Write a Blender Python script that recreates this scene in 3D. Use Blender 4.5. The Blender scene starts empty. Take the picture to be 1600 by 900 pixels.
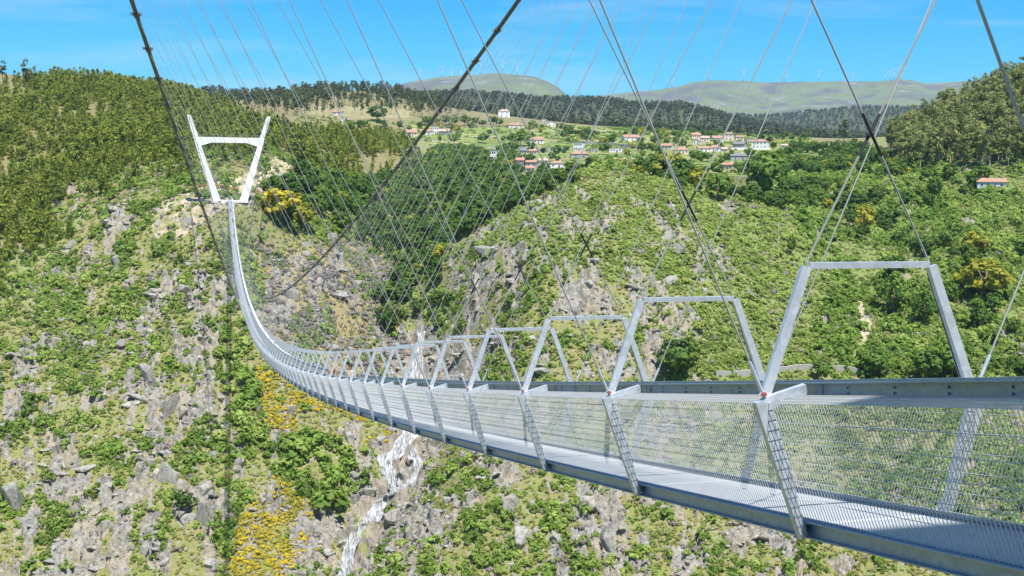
import bpy, bmesh, math, random
import numpy as np
from mathutils import Vector, Matrix

SC = bpy.context.scene
COL = SC.collection
rng = np.random.default_rng(11)
random.seed(5)

# ------------------------------------------------------------------ camera model (photo pixels, 1600 x 900)
CX, CZ, YAW, PIT, ROLL, FPX = -5.66499, 3.11003, 0.25118, -0.0967, 0.01191, 1800.37
EYE = np.array([CX, 0.0, CZ])
_fw = np.array([math.sin(YAW) * math.cos(PIT), math.cos(YAW) * math.cos(PIT), math.sin(PIT)])
_rt = np.array([math.cos(YAW), -math.sin(YAW), 0.0])
_up = np.cross(_rt, _fw)
RT = _rt * math.cos(ROLL) + _up * math.sin(ROLL)
UP = _up * math.cos(ROLL) - _rt * math.sin(ROLL)


def proj(P):
    d = np.asarray(P, float) - EYE
    w = np.maximum(d @ _fw, 1e-3)
    return 800 + FPX * (d @ RT) / w, 450 - FPX * (d @ UP) / w, d @ _fw


def ray(px, py):
    return _fw + RT * (px - 800) / FPX - UP * (py - 450) / FPX


def at_y(px, py, Y):
    D = ray(px, py)
    return EYE + D * (Y / D[1])


def at_r(px, py, r):
    D = ray(px, py)
    return EYE + D * (r / math.hypot(D[0], D[1]))


# ------------------------------------------------------------------ noise
def _hash(ix, iy, seed):
    h = (ix.astype(np.int64) * 374761393 + iy.astype(np.int64) * 668265263 + seed * 1442695041) & 0xFFFFFFFF
    h = ((h ^ (h >> 13)) * 1274126177) & 0xFFFFFFFF
    h = (h ^ (h >> 16)) & 0xFFFFFFFF
    return h.astype(np.float64) / 4294967295.0


def vnoise(x, y, seed=0):
    ix, iy = np.floor(x), np.floor(y)
    fx, fy = x - ix, y - iy
    fx, fy = fx * fx * (3 - 2 * fx), fy * fy * (3 - 2 * fy)
    a, b = _hash(ix, iy, seed), _hash(ix + 1, iy, seed)
    c, d = _hash(ix, iy + 1, seed), _hash(ix + 1, iy + 1, seed)
    return (a * (1 - fx) + b * fx) * (1 - fy) + (c * (1 - fx) + d * fx) * fy


def fbm(x, y, scale, octaves=4, seed=0):
    s, a, t = 0.0, 1.0, 0.0
    for o in range(octaves):
        s = s + a * (vnoise(x / scale + 17.3 * o, y / scale - 9.1 * o, seed + o) - 0.5)
        t += a
        a *= 0.5
        scale *= 0.5
    return s / t * 2


def cells(x, y, sx, sy, seed):
    """jittered cells: returns (random value of the nearest cell, distance to it, second distance)"""
    gx, gy = x / sx, y / sy
    ix, iy = np.floor(gx), np.floor(gy)
    d1 = np.full(x.shape, 9.0)
    d2 = np.full(x.shape, 9.0)
    v = np.zeros(x.shape)
    for dx in (-1, 0, 1):
        for dy in (-1, 0, 1):
            cx, cy = ix + dx, iy + dy
            px = cx + _hash(cx, cy, seed)
            py = cy + _hash(cx, cy, seed + 1)
            d = np.hypot(gx - px, gy - py)
            hv = _hash(cx, cy, seed + 2)
            near = d < d1
            d2 = np.where(near, d1, np.minimum(d2, d))
            v = np.where(near, hv, v)
            d1 = np.where(near, d, d1)
    return v, d1, d2


def sstep(a, b, x):
    t = np.clip((x - a) / (b - a), 0, 1)
    return t * t * (3 - 2 * t)


def inpoly(x, y, poly):
    r = np.zeros(x.shape, bool)
    n = len(poly)
    for i in range(n):
        x0, y0 = poly[i]
        x1, y1 = poly[(i + 1) % n]
        if y0 == y1:
            continue
        c = ((y0 > y) != (y1 > y)) & (x < (x1 - x0) * (y - y0) / (y1 - y0) + x0)
        r ^= c
    return r


# ------------------------------------------------------------------ terrain heights
# ground points: photo pixel and how far along the bridge axis it lies
GP = [
    # below the far tower and the slope down to the river
    (360, 380, 497), (360, 470, 470), (360, 600, 437), (360, 750, 402), (360, 900, 372),
    (290, 330, 522), (300, 285, 545), (410, 275, 560), (450, 255, 585),
    # left forest slope
    (0, 305, 610), (0, 400, 545), (0, 500, 495), (0, 600, 455), (0, 750, 415), (0, 900, 380), (150, 360, 540), (200, 320, 545),
    (150, 600, 450), (150, 750, 412), (150, 900, 376), (120, 470, 500), (240, 450, 495), (250, 600, 444),
    (100, 220, 700), (20, 220, 700), (100, 150, 850), (0, 135, 860), (250, 160, 850), (250, 270, 575), (250, 215, 700), (180, 145, 900),
    (400, 225, 660), (480, 225, 760), (560, 232, 760), (620, 245, 760), (430, 195, 900), (350, 180, 860),
    # ravine and waterfall
    (657, 515, 490), (642, 600, 462), (630, 690, 430), (600, 760, 413), (570, 830, 395), (540, 895, 375),
    (470, 430, 492), (500, 500, 474), (560, 440, 505), (420, 400, 505), (440, 640, 432), (450, 800, 393), (440, 900, 372), (560, 600, 455), (540, 700, 424),
    (480, 340, 545), (540, 320, 600), (600, 400, 545), (640, 450, 520), (650, 360, 590), (650, 300, 660), (560, 285, 680), (720, 300, 650), (760, 262, 740), (850, 275, 700),
    (740, 450, 455), (710, 560, 452), (760, 560, 430), (735, 700, 386), (700, 800, 362), (660, 890, 345), (690, 400, 500),
    # centre hill
    (730, 372, 500), (800, 335, 490), (860, 300, 490), (900, 275, 490), (920, 268, 490), (950, 263, 492), (975, 268, 490), (1000, 277, 488), (1050, 292, 485),
    (900, 400, 430), (900, 500, 404), (900, 600, 382), (900, 750, 350), (900, 900, 322), (820, 400, 440), (820, 500, 412), (1000, 350, 450), (1000, 450, 412), (1000, 560, 385),
    (1100, 320, 470), (1100, 400, 430), (1100, 500, 397), (1100, 590, 375), (1100, 700, 350), (1100, 800, 328), (1100, 900, 308),
    (1200, 330, 480), (1200, 430, 430), (1200, 520, 400), (1200, 900, 300), (1200, 700, 345),
    # right slope
    (1300, 340, 500), (1300, 430, 440), (1300, 510, 405), (1300, 590, 378), (1300, 700, 340), (1300, 860, 298),
    (1500, 300, 515), (1500, 400, 440), (1500, 500, 395), (1500, 590, 362), (1500, 700, 325), (1500, 900, 275),
    (1590, 310, 490), (1590, 255, 520), (1590, 180, 585), (1520, 215, 600), (1440, 232, 640), (1420, 265, 580), (1360, 262, 640),
    (1590, 420, 420), (1590, 600, 350), (1590, 850, 275),
    # behind the centre hill, up to the village
    (900, 312, 540), (960, 310, 545), (1030, 318, 545), (1100, 326, 560), (1200, 280, 640), (1270, 285, 580), (1100, 277, 650), (1000, 268, 690), (1150, 262, 740), (1280, 262, 720),
    (680, 228, 960), (850, 247, 850), (1000, 240, 880), (1100, 243, 850), (1220, 238, 900), (550, 200, 1000), (620, 206, 1050),
    (850, 205, 1120), (1000, 218, 1050), (1120, 219, 1080), (1220, 225, 1100), (760, 205, 1100), (1300, 232, 1000),
    # wooded hill on the left
    (540, 176, 1180), (470, 178, 1150), (640, 180, 1250), (420, 165, 1250), (560, 142, 1480), (480, 150, 1450), (430, 155, 1450), (640, 160, 1500), (700, 172, 1550), (350, 160, 1300),
    (850, 190, 1500), (1000, 200, 1500), (1150, 208, 1500), (1300, 215, 1500), (1500, 215, 1300),
]
WP = [  # near bank, valley bottom and the ground outside the picture (metres)
    (0, 518, -9.5), (-9, 518, -9.5), (9, 518, -9.5), (0, 528, -9.3), (-10, 526, -9.0), (12, 526, -9.4), (0, 510, -12),
    (0, -4, 1.2), (-14, -4, 1), (14, -4, 1), (0, -60, 25), (0, -200, 70), (0, 8, -6), (0, 40, -45), (0, 90, -95), (0, 160, -150), (0, 230, -172), (0, 290, -172),
    (-80, 0, 4), (-80, 100, -95), (-80, 230, -176), (-80, 300, -172), (100, 0, 4), (100, 90, -95), (100, 190, -160), (100, 240, -150),
    (220, 0, 10), (220, 90, -85), (220, 170, -140), (220, 210, -130), (350, 20, 10), (350, 130, -110), (340, 190, -110),
    (-300, 0, 20), (-300, 250, -185), (-300, 500, -40), (-300, 900, 80), (-500, 1400, 120), (-900, 300, 20), (-900, 1000, 120), (500, 0, 40), (600, 200, -60), (560, 330, 0),
    (520, 480, 70), (600, 600, 110), (900, 300, 60), (900, 900, 110), (1200, 1200, 80), (1400, 500, 120), (0, -700, 120), (-900, -600, 120), (900, -600, 120), (-1500, 100, 120), (1600, 0, 120),
    (0, -1600, 120), (-1200, -1300, 120), (1200, -1300, 120), (-1300, 1300, 140), (1600, 1000, 90), (-100, 1700, 90), (300, 1750, 80), (800, 1650, 75),
]
ctrl = np.array([at_y(*g) for g in GP] + [np.array(w, float) for w in WP])
# keep the village road and gardens as they are; tree-covered ground sits below the picture's crowns
_S = 100.0


def _tps_fit(c, lam):
    n = len(c)
    X = c[:, :2] / _S
    r2 = ((X[:, None] - X[None]) ** 2).sum(-1)
    K = 0.5 * r2 * np.log(r2 + 1e-12)
    A = np.zeros((n + 3, n + 3))
    A[:n, :n] = K + lam * np.eye(n)
    A[:n, n] = 1
    A[:n, n + 1:] = X
    A[n:, :n] = A[:n, n:].T
    return np.linalg.solve(A, np.r_[c[:, 2], 0, 0, 0]), X


_W, _X = _tps_fit(ctrl, 0.004)


def tps(x, y):
    out = np.empty(x.shape)
    xf, yf, of = x.ravel() / _S, y.ravel() / _S, out.ravel()
    n = len(_X)
    for i in range(0, len(xf), 60000):
        dx = xf[i:i + 60000, None] - _X[None, :, 0]
        dy = yf[i:i + 60000, None] - _X[None, :, 1]
        r2 = dx * dx + dy * dy
        of[i:i + 60000] = (0.5 * r2 * np.log(r2 + 1e-12)) @ _W[:n] + _W[n] + _W[n + 1] * xf[i:i + 60000] + _W[n + 2] * yf[i:i + 60000]
    return of.reshape(x.shape)


# far ridges: crest pixels, distance of the crest, widths of its front and back slopes, height of what grows on it
RIDGES = [
    ([(300, 205), (560, 160), (650, 142), (720, 139), (790, 143), (850, 150), (900, 149), (960, 152), (1000, 158), (1060, 157), (1100, 166), (1150, 180), (1210, 193), (1300, 204), (1420, 212), (1700, 215)], 2700, 950, 700, 12, 55),
    ([(900, 215), (1020, 200), (1100, 181), (1140, 176), (1200, 177), (1260, 171), (1330, 165), (1400, 163), (1480, 165), (1700, 160)], 4300, 1200, 900, 12, 60),
    ([(560, 155), (600, 138), (640, 130), (680, 123), (715, 118), (740, 117), (765, 113), (790, 112), (815, 114), (835, 117), (855, 124), (872, 133), (886, 145), (900, 158), (930, 175)], 7000, 2000, 1600, 0, 60),
    ([(800, 190), (900, 156), (950, 150), (985, 144), (1020, 139), (1060, 132), (1085, 126), (1130, 125), (1160, 128), (1200, 131), (1250, 128), (1310, 127), (1350, 129), (1385, 126), (1405, 124), (1425, 127), (1450, 132), (1480, 130), (1510, 128), (1600, 126), (1750, 130)], 8200, 2400, 2000, 0, 60),
    ([(-300, 150), (230, 141), (260, 136), (290, 140), (330, 137), (380, 138), (430, 141), (480, 150), (600, 165)], 2000, 500, 500, 10, 60),
]
_ridge = []
for pts, rc, wf, wb, veg, base in RIDGES:
    az, zz = [], []
    for px, py in pts:
        P = at_r(px, py, rc)
        az.append(math.atan2(P[0] - CX, P[1]))
        zz.append(P[2] - veg)
    _ridge.append((np.array(az), np.array(zz), rc, wf, wb, base))


def far_z(x, y):
    az = np.arctan2(x - CX, y)
    r = np.hypot(x - CX, y)
    wob = fbm(x, y, 900, 5, 91)
    z = np.full(x.shape, 50.0) + 10 * wob + sstep(9000, 12000, r) * -100
    for i, (a, zz, rc, wf, wb, base) in enumerate(_ridge):
        crest = np.interp(az, a, zz)
        crest = base + (crest - base) * sstep(a[0] - 0.35, a[0], az) * (1 - sstep(a[-1], a[-1] + 0.35, az))
        rr = r + wf * 0.18 * fbm(x, y, wf * 0.5, 4, 40 + i) * sstep(0, wf * 0.5, np.abs(r - rc))
        sh = np.where(rr < rc, sstep(rc - wf, rc, rr), 1 - sstep(rc, rc + wb, rr))
        sh = np.where(rr < rc, 0.45 * sh + 0.55 * np.clip((rr - rc + wf) / wf, 0, 1), sh)
        z = np.maximum(z, base + (crest - base) * sh)
    return z + 30 * fbm(x, y, 520, 6, 95) * sstep(4500, 6000, r)


def smooth_z(x, y):
    r = np.hypot(x - CX, y)
    w = sstep(1550, 1900, r)
    z = np.zeros(x.shape)
    m = w < 1
    if m.any():
        z[m] += (tps(x[m], y[m])) * (1 - w[m])
    m = w > 0
    if m.any():
        z[m] += far_z(x[m], y[m]) * w[m]
    return z


# zones drawn as they lie on the slopes
ZONES = {
    'rock_a': ([(-900, 560), (60, 520), (170, 540), (270, 420), (345, 440), (352, 900), (352, 1400), (-900, 1400)], 0.39),
    'rock_b': ([(60, 390), (140, 330), (250, 275), (330, 290), (345, 440), (240, 450), (120, 430)], 0.30),
    'rock_c': ([(375, 390), (520, 380), (620, 420), (620, 560), (560, 590), (430, 540), (380, 450)], 0.24),
    'rock_d': ([(690, 400), (800, 335), (900, 290), (1080, 330), (1190, 480), (1060, 560), (1000, 600), (690, 600), (640, 520)], 0.35),
    'rock_e': ([(600, 720), (720, 680), (900, 740), (1260, 830), (1300, 1400), (560, 1400), (620, 840)], 0.40),
    'rock_f': ([(590, 520), (720, 520), (740, 640), (690, 720), (660, 830), (560, 910), (440, 1000), (400, 880), (540, 760), (600, 660)], 0.60),
    'rock_g': ([(352, 560), (560, 640), (560, 900), (500, 1400), (352, 1400)], 0.38),
    'rock_h': ([(740, 600), (1250, 600), (1260, 830), (900, 740), (720, 680)], 0.28),
}
SOIL = [(215, 330), (285, 275), (330, 268), (405, 262), (440, 235), (458, 240), (450, 290), (415, 320), (330, 345), (250, 360)]
SOIL2 = [(480, 165), (640, 168), (640, 184), (520, 186), (470, 178)]
FIELD = [(420, 205), (480, 178), (560, 188), (640, 186), (700, 200), (900, 196), (1250, 214), (1320, 232), (1320, 262), (1200, 310), (1140, 305), (1060, 262), (900, 262), (700, 236), (640, 218), (520, 205)]
LUSH = [(1080, 300), (1200, 270), (1620, 250), (1650, 620), (1420, 660), (1240, 480)]
HILL = [(740, 400), (800, 320), (900, 265), (1010, 270), (1210, 310), (1300, 420), (1250, 620), (1100, 640), (1000, 470), (860, 420)]
TRACK = [(1334, 466), (1346, 468), (1353, 492), (1366, 505), (1362, 525), (1340, 556), (1322, 562), (1344, 530), (1350, 512), (1340, 494)]
MEADOW = [(1108, 292), (1125, 276), (1200, 268), (1205, 290), (1195, 304), (1150, 309)]
DRY = [(380, 380), (620, 390), (630, 560), (540, 590), (420, 540)]


def masks(x, y, z):
    P = np.stack([x, y, z], -1)
    px, py, d = proj(P)
    px = np.where(d > 5, px, -5000)
    jx = px + 26 * fbm(x, y, 30, 3, 7)
    jy = py + 26 * fbm(x, y, 30, 3, 8)
    near = d < 640
    rock = np.full(x.shape, 0.10)
    for poly, v in ZONES.values():
        rock = np.where(near & inpoly(jx, jy, poly), np.maximum(rock, v), rock)
    rock = np.where(near, rock, 0.03)
    soil = (inpoly(jx, jy, SOIL) & (d < 700)).astype(float)
    soil = np.maximum(soil, (inpoly(px + 5 * fbm(x, y, 9, 2, 17), py + 4 * fbm(x, y, 9, 2, 18), TRACK) & (d < 700)).astype(float))
    lush_m = inpoly(px, py, MEADOW) & (d > 520) & (d < 900)
    soil = np.maximum(soil, (inpoly(px + 6 * fbm(x, y, 40, 3, 9), py, SOIL2) & (d > 900) & (d < 1400)).astype(float) * 0.5)
    field = (inpoly(px, py, FIELD) & (d > 560) & (d < 1500)).astype(float)
    lush = (inpoly(jx, jy, LUSH) & (d < 800)).astype(float)
    lush = np.maximum(lush, 0.55 * (inpoly(jx, jy, HILL) & near))
    lush = np.where(lush_m, 1.0, lush)
    rock = np.where(lush_m, 0.0, rock)
    dry = (inpoly(jx, jy, DRY) & near).astype(float)
    return rock, soil, field, lush, dry, px, py, d


def rock_field(x, y, rock):
    """0..1 where bare rock breaks through, in clumps"""
    n = 0.35 * fbm(x, y, 26, 3, 21) + 0.75 * fbm(x * 1.5, y * 0.6, 7, 3, 33)
    th = 0.62 - 1.15 * rock
    return sstep(th - 0.10, th + 0.16, n + 0.12)


def detail(x, y, rock, field, d):
    near = 1 - sstep(600, 800, d)
    rk = rock_field(x, y, rock) * near
    v1, a1, b1 = cells(x + 2 * fbm(x, y, 8, 2, 3), y + 2 * fbm(x, y, 8, 2, 4), 3.4, 6.5, 51)
    v2, a2, b2 = cells(x, y, 1.6, 2.6, 61)
    h = (1.9 * fbm(x, y, 55, 3, 12) + 0.7 * fbm(x, y, 12, 3, 14)) * near
    h += rk * (3.2 * (v1 - 0.4) + 1.6 * (v2 - 0.4) - 1.2 * (1 - sstep(0.0, 0.16, b1 - a1)))
    h += 0.35 * fbm(x, y, 3.0, 2, 15) * near * (1 - field)
    return np.where(field > 0.5, 0.4 * fbm(x, y, 40, 2, 16), h), rk


def ground(x, y):
    x, y = np.asarray(x, float), np.asarray(y, float)
    z = smooth_z(x, y)
    rock, soil, field, lush, dry, px, py, d = masks(x, y, z)
    h, rk = detail(x, y, rock, field, np.hypot(x - CX, y))
    return z + h * calm(x, y), rk


def plots(x, y):
    a = x + 14 * fbm(x, y, 120, 2, 131)
    b = y + 10 * fbm(x, y, 90, 2, 132)
    v, d1, d2 = cells(a, b, 46.0, 17.0, 141)
    return v, d2 - d1


def calm(x, y):
    """level the ground under the towers"""
    return sstep(12, 24, np.hypot(x, (y - 522) * 1.2)) * sstep(14, 40, np.hypot(x, y + 4))


def gz(x, y):
    return float(ground(np.array([x]), np.array([y]))[0][0])


def hit(px, py, lo=240.0, hi=12000.0):
    D = ray(px, py)
    D = D / math.hypot(D[0], D[1])
    r = np.concatenate([np.arange(lo, 700, 1.0), np.arange(700, 2000, 4.0), np.arange(2000, hi, 20.0)])
    r = r[r >= lo]
    P = EYE + r[:, None] * D
    z, _ = ground(P[:, 0], P[:, 1])
    b = np.nonzero(P[:, 2] <= z)[0]
    if len(b) == 0:
        return None
    p = P[b[0]]
    return np.array([p[0], p[1], z[b[0]]])


# ------------------------------------------------------------------ mesh helpers
def link(o, parent=None):
    COL.objects.link(o)
    if parent is not None:
        o.parent = parent
    return o


def mesh_np(name, V, F, mats=None, midx=None, smooth=False, attrs=None):
    """V (n,3), F (m,k) constant k"""
    V = np.asarray(V, np.float32)
    F = np.asarray(F, np.int32)
    me = bpy.data.meshes.new(name)
    k = F.shape[1]
    me.vertices.add(len(V))
    me.vertices.foreach_set('co', V.ravel())
    me.loops.add(F.size)
    me.loops.foreach_set('vertex_index', F.ravel())
    me.polygons.add(len(F))
    me.polygons.foreach_set('loop_start', np.arange(0, F.size, k, dtype=np.int32))
    if smooth:
        me.polygons.foreach_set('use_smooth', np.ones(len(F), bool))
    else:
        me.polygons.foreach_set('use_smooth', np.zeros(len(F), bool))
    for m in (mats or []):
        me.materials.append(m)
    if midx is not None:
        me.polygons.foreach_set('material_index', np.asarray(midx, np.int32))
    for an, (dom, typ, val) in (attrs or {}).items():
        a = me.attributes.new(an, typ, dom)
        key = 'value' if typ in ('FLOAT', 'INT') else ('color' if 'COLOR' in typ else 'vector')
        a.data.foreach_set(key, np.asarray(val).ravel())
    me.update(calc_edges=True)
    return me


class MB:
    """collects boxes, bars and tubes, then links them as one mesh object"""

    def __init__(self):
        self.V, self.F, self.M, self.n = [], [], [], 0

    def add(self, V, F, m=0):
        V = np.asarray(V, float).reshape(-1, 3)
        self.V.append(V)
        for f in F:
            self.F.append([i + self.n for i in f])
            self.M.append(m)
        self.n += len(V)

    def hexa(self, c8, m=0):
        self.add(c8, [(0, 3, 2, 1), (4, 5, 6, 7), (0, 1, 5, 4), (1, 2, 6, 5), (2, 3, 7, 6), (3, 0, 4, 7)], m)

    def box(self, c, s, m=0, rz=0.0):
        x, y, z = s[0] / 2, s[1] / 2, s[2] / 2
        p = np.array([(-x, -y, -z), (x, -y, -z), (x, y, -z), (-x, y, -z), (-x, -y, z), (x, -y, z), (x, y, z), (-x, y, z)])
        if rz:
            ca, sa = math.cos(rz), math.sin(rz)
            p = np.stack([p[:, 0] * ca - p[:, 1] * sa, p[:, 0] * sa + p[:, 1] * ca, p[:, 2]], -1)
        self.hexa(p + np.asarray(c, float), m)

    def beam(self, A, B, side, w0, t0, w1=None, t1=None, m=0):
        """bar from A to B; w along 'side' (made square to the bar), t across"""
        A, B = np.asarray(A, float), np.asarray(B, float)
        w1 = w0 if w1 is None else w1
        t1 = t0 if t1 is None else t1
        d = (B - A) / np.linalg.norm(B - A)
        s = np.asarray(side, float)
        s = s - d * (s @ d)
        s /= np.linalg.norm(s)
        u = np.cross(d, s)
        q = []
        for P, w, t in ((A, w0, t0), (B, w1, t1)):
            q += [P - s * w / 2 - u * t / 2, P + s * w / 2 - u * t / 2, P + s * w / 2 + u * t / 2, P - s * w / 2 + u * t / 2]
        self.hexa(np.array(q), m)

    def tube(self, pts, r, n=6, m=0, caps=True):
        pts = np.asarray(pts, float)
        r = np.broadcast_to(np.asarray(r, float), (len(pts),))
        T = np.gradient(pts, axis=0)
        T /= np.linalg.norm(T, axis=1)[:, None] + 1e-12
        ref = np.array([0, 0, 1.0]) if abs(T[0][2]) < 0.9 else np.array([1.0, 0, 0])
        a = np.linspace(0, 2 * math.pi, n, endpoint=False)
        V = []
        for P, t, rr in zip(pts, T, r):
            u = np.cross(ref, t)
            u /= np.linalg.norm(u)
            v = np.cross(t, u)
            V.append(P + rr * (np.cos(a)[:, None] * u + np.sin(a)[:, None] * v))
        F = []
        for i in range(len(pts) - 1):
            for j in range(n):
                k = (j + 1) % n
                F.append((i * n + j, i * n + k, (i + 1) * n + k, (i + 1) * n + j))
        if caps:
            F.append(tuple(range(n))[::-1])
            F.append(tuple((len(pts) - 1) * n + j for j in range(n)))
        self.add(np.concatenate(V), F, m)

    def mesh(self, name, mats, smooth=False):
        me = bpy.data.meshes.new(name)
        V = np.concatenate(self.V)
        me.from_pydata(V.tolist(), [], self.F)
        for mt in (mats if isinstance(mats, (list, tuple)) else [mats]):
            me.materials.append(mt)
        me.polygons.foreach_set('material_index', np.array(self.M, np.int32))
        me.polygons.foreach_set('use_smooth', np.full(len(self.F), smooth))
        me.update()
        return me

    def build(self, name, mats, parent=None, smooth=False):
        return obj(name, self.mesh(name, mats, smooth), parent)


def obj(name, me, parent=None, loc=None):
    o = bpy.data.objects.new(name, me)
    link(o, parent)
    if loc is not None:
        o.location = loc
    return o


def tag(o, label=None, cat=None, group=None, kind=None):
    if label:
        o['label'] = label
    if cat:
        o['category'] = cat
    if group:
        o['group'] = group
    if kind:
        o['kind'] = kind
    return o


def empty(name, loc=(0, 0, 0), rz=0.0):
    o = bpy.data.objects.new(name, None)
    o.empty_display_size = 0.5
    o.location = loc
    o.rotation_euler = (0, 0, rz)
    return link(o)


# ------------------------------------------------------------------ materials
class NT:
    def __init__(self, m):
        m.use_nodes = True
        self.t = m.node_tree
        self.t.nodes.clear()

    def n(self, typ, ins=None, **props):
        nd = self.t.nodes.new(typ)
        for k, v in props.items():
            setattr(nd, k, v)
        for k, v in (ins or {}).items():
            s = nd.inputs[k]
            if isinstance(v, bpy.types.NodeSocket):
                self.t.links.new(v, s)
            else:
                s.default_value = v
        return nd

    def mix(self, f, a, b, mode='MIX'):
        nd = self.n('ShaderNodeMix', data_type='RGBA', blend_type=mode)
        for i, v in ((0, f), (6, a), (7, b)):
            if isinstance(v, bpy.types.NodeSocket):
                self.t.links.new(v, nd.inputs[i])
            else:
                nd.inputs[i].default_value = v if i == 0 else (*v, 1) if len(v) == 3 else v
        return nd.outputs[2]

    def noise(self, vec, scale, detail=4, rough=0.55):
        return self.n('ShaderNodeTexNoise', {'Vector': vec, 'Scale': scale, 'Detail': detail, 'Roughness': rough}).outputs['Fac']

    def ramp(self, f, stops):
        nd = self.n('ShaderNodeValToRGB', {'Fac': f})
        cr = nd.color_ramp
        while len(cr.elements) < len(stops):
            cr.elements.new(0.5)
        for e, (p, c) in zip(cr.elements, stops):
            e.position = p
            e.color = (*c, 1) if not isinstance(c, float) else (c, c, c, 1)
        return nd.outputs['Color']

    def math(self, op, a, b=None, c=None, clamp=False):
        nd = self.n('ShaderNodeMath', operation=op, use_clamp=clamp)
        for i, v in enumerate((a, b, c)):
            if v is None:
                continue
            if isinstance(v, bpy.types.NodeSocket):
                self.t.links.new(v, nd.inputs[i])
            else:
                nd.inputs[i].default_value = v
        return nd.outputs[0]

    def out(self, sh):
        o = self.n('ShaderNodeOutputMaterial')
        self.t.links.new(sh, o.inputs['Surface'])


def simple(name, col, rough=0.6, metal=0.0, var=0.0, vscale=3.0, bump=0.0, spec=0.5):
    m = bpy.data.materials.new(name)
    t = NT(m)
    geo = t.n('ShaderNodeNewGeometry').outputs['Position']
    c = col
    if var:
        f = t.noise(geo, vscale, 5, 0.6)
        if 'galvanised_steel' in name:
            f = t.math('ADD', t.math('MULTIPLY', f, 0.5), t.math('MULTIPLY', t.n('ShaderNodeTexVoronoi', {'Vector': geo, 'Scale': 16.0}).outputs['Color'], 0.5))
        c = t.mix(f, tuple(x * (1 - var) for x in col), tuple(min(1, x * (1 + var)) for x in col))
    ins = {'Roughness': rough, 'Metallic': metal, 'Specular IOR Level': spec}
    ins['Base Color'] = c if not isinstance(c, tuple) else (*c, 1)
    if bump:
        b = t.n('ShaderNodeBump', {'Strength': bump, 'Distance': 0.05, 'Height': t.noise(geo, vscale * 4, 4)})
        ins['Normal'] = b.outputs[0]
    t.out(t.n('ShaderNodeBsdfPrincipled', ins).outputs[0])
    return m


def leaf_mat(name, dark, mid, light, trans=0.35, inst=False):
    m = bpy.data.materials.new(name)
    t = NT(m)
    at = t.n('ShaderNodeAttribute', attribute_name='tint').outputs['Fac']
    rnd = t.n('ShaderNodeObjectInfo').outputs['Random']
    f = t.math('ADD', t.math('MULTIPLY', at, 0.55), t.math('MULTIPLY', rnd, 0.45))
    if inst:
        geo = t.n('ShaderNodeNewGeometry').outputs['Position']
        zn = t.noise(geo, 0.06, 3)
        f = t.math('ADD', f, t.math('MULTIPLY', t.math('SUBTRACT', zn, 0.5), 1.4), clamp=True)
    c = t.ramp(f, [(0.1, dark), (0.5, mid), (0.9, light)])
    p = t.n('ShaderNodeBsdfPrincipled', {'Base Color': c, 'Roughness': 0.65, 'Specular IOR Level': 0.25}).outputs[0]
    tr = t.n('ShaderNodeBsdfTranslucent', {'Color': c}).outputs[0]
    mx = t.n('ShaderNodeMixShader', {'Fac': trans})
    t.t.links.new(p, mx.inputs[1])
    t.t.links.new(tr, mx.inputs[2])
    t.out(mx.outputs[0])
    return m


M = {}
M['galv'] = simple('galvanised_steel', (0.50, 0.55, 0.60), 0.42, 0.40, 0.30, 2.6, 0.05)
M['galv_dull'] = simple('dull_galvanised_steel', (0.25, 0.34, 0.44), 0.42, 0.45, 0.28, 2.2, 0.05)
M['wire'] = simple('galvanised_wire', (0.58, 0.60, 0.61), 0.4, 0.3)
M['cable'] = simple('steel_cable', (0.10, 0.11, 0.11), 0.5, 0.3, 0.1, 8)
M['hanger'] = simple('hanger_wire_rope', (0.36, 0.37, 0.35), 0.45, 0.35)
M['sleeve'] = simple('black_rubber', (0.015, 0.015, 0.016), 0.5)
M['red'] = simple('red_paint', (0.34, 0.09, 0.07), 0.5)
M['concrete'] = simple('white_concrete', (0.82, 0.81, 0.79), 0.75, 0, 0.12, 0.45, 0.0, 0.3)
M['saddle'] = simple('grey_steel_plate', (0.42, 0.47, 0.52), 0.5, 0.2)
M['corten'] = simple('rusted_steel', (0.46, 0.19, 0.07), 0.8, 0.0, 0.25, 1.5)
M['bark'] = simple('grey_brown_bark', (0.20, 0.15, 0.11), 0.9, 0, 0.3, 2.0)
M['pale_bark'] = simple('pale_bark', (0.42, 0.36, 0.28), 0.9, 0, 0.25, 1.5)


M['deck'] = simple('steel_grating', (0.58, 0.61, 0.64), 0.5, 0.15, 0.14, 1.3)


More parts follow.
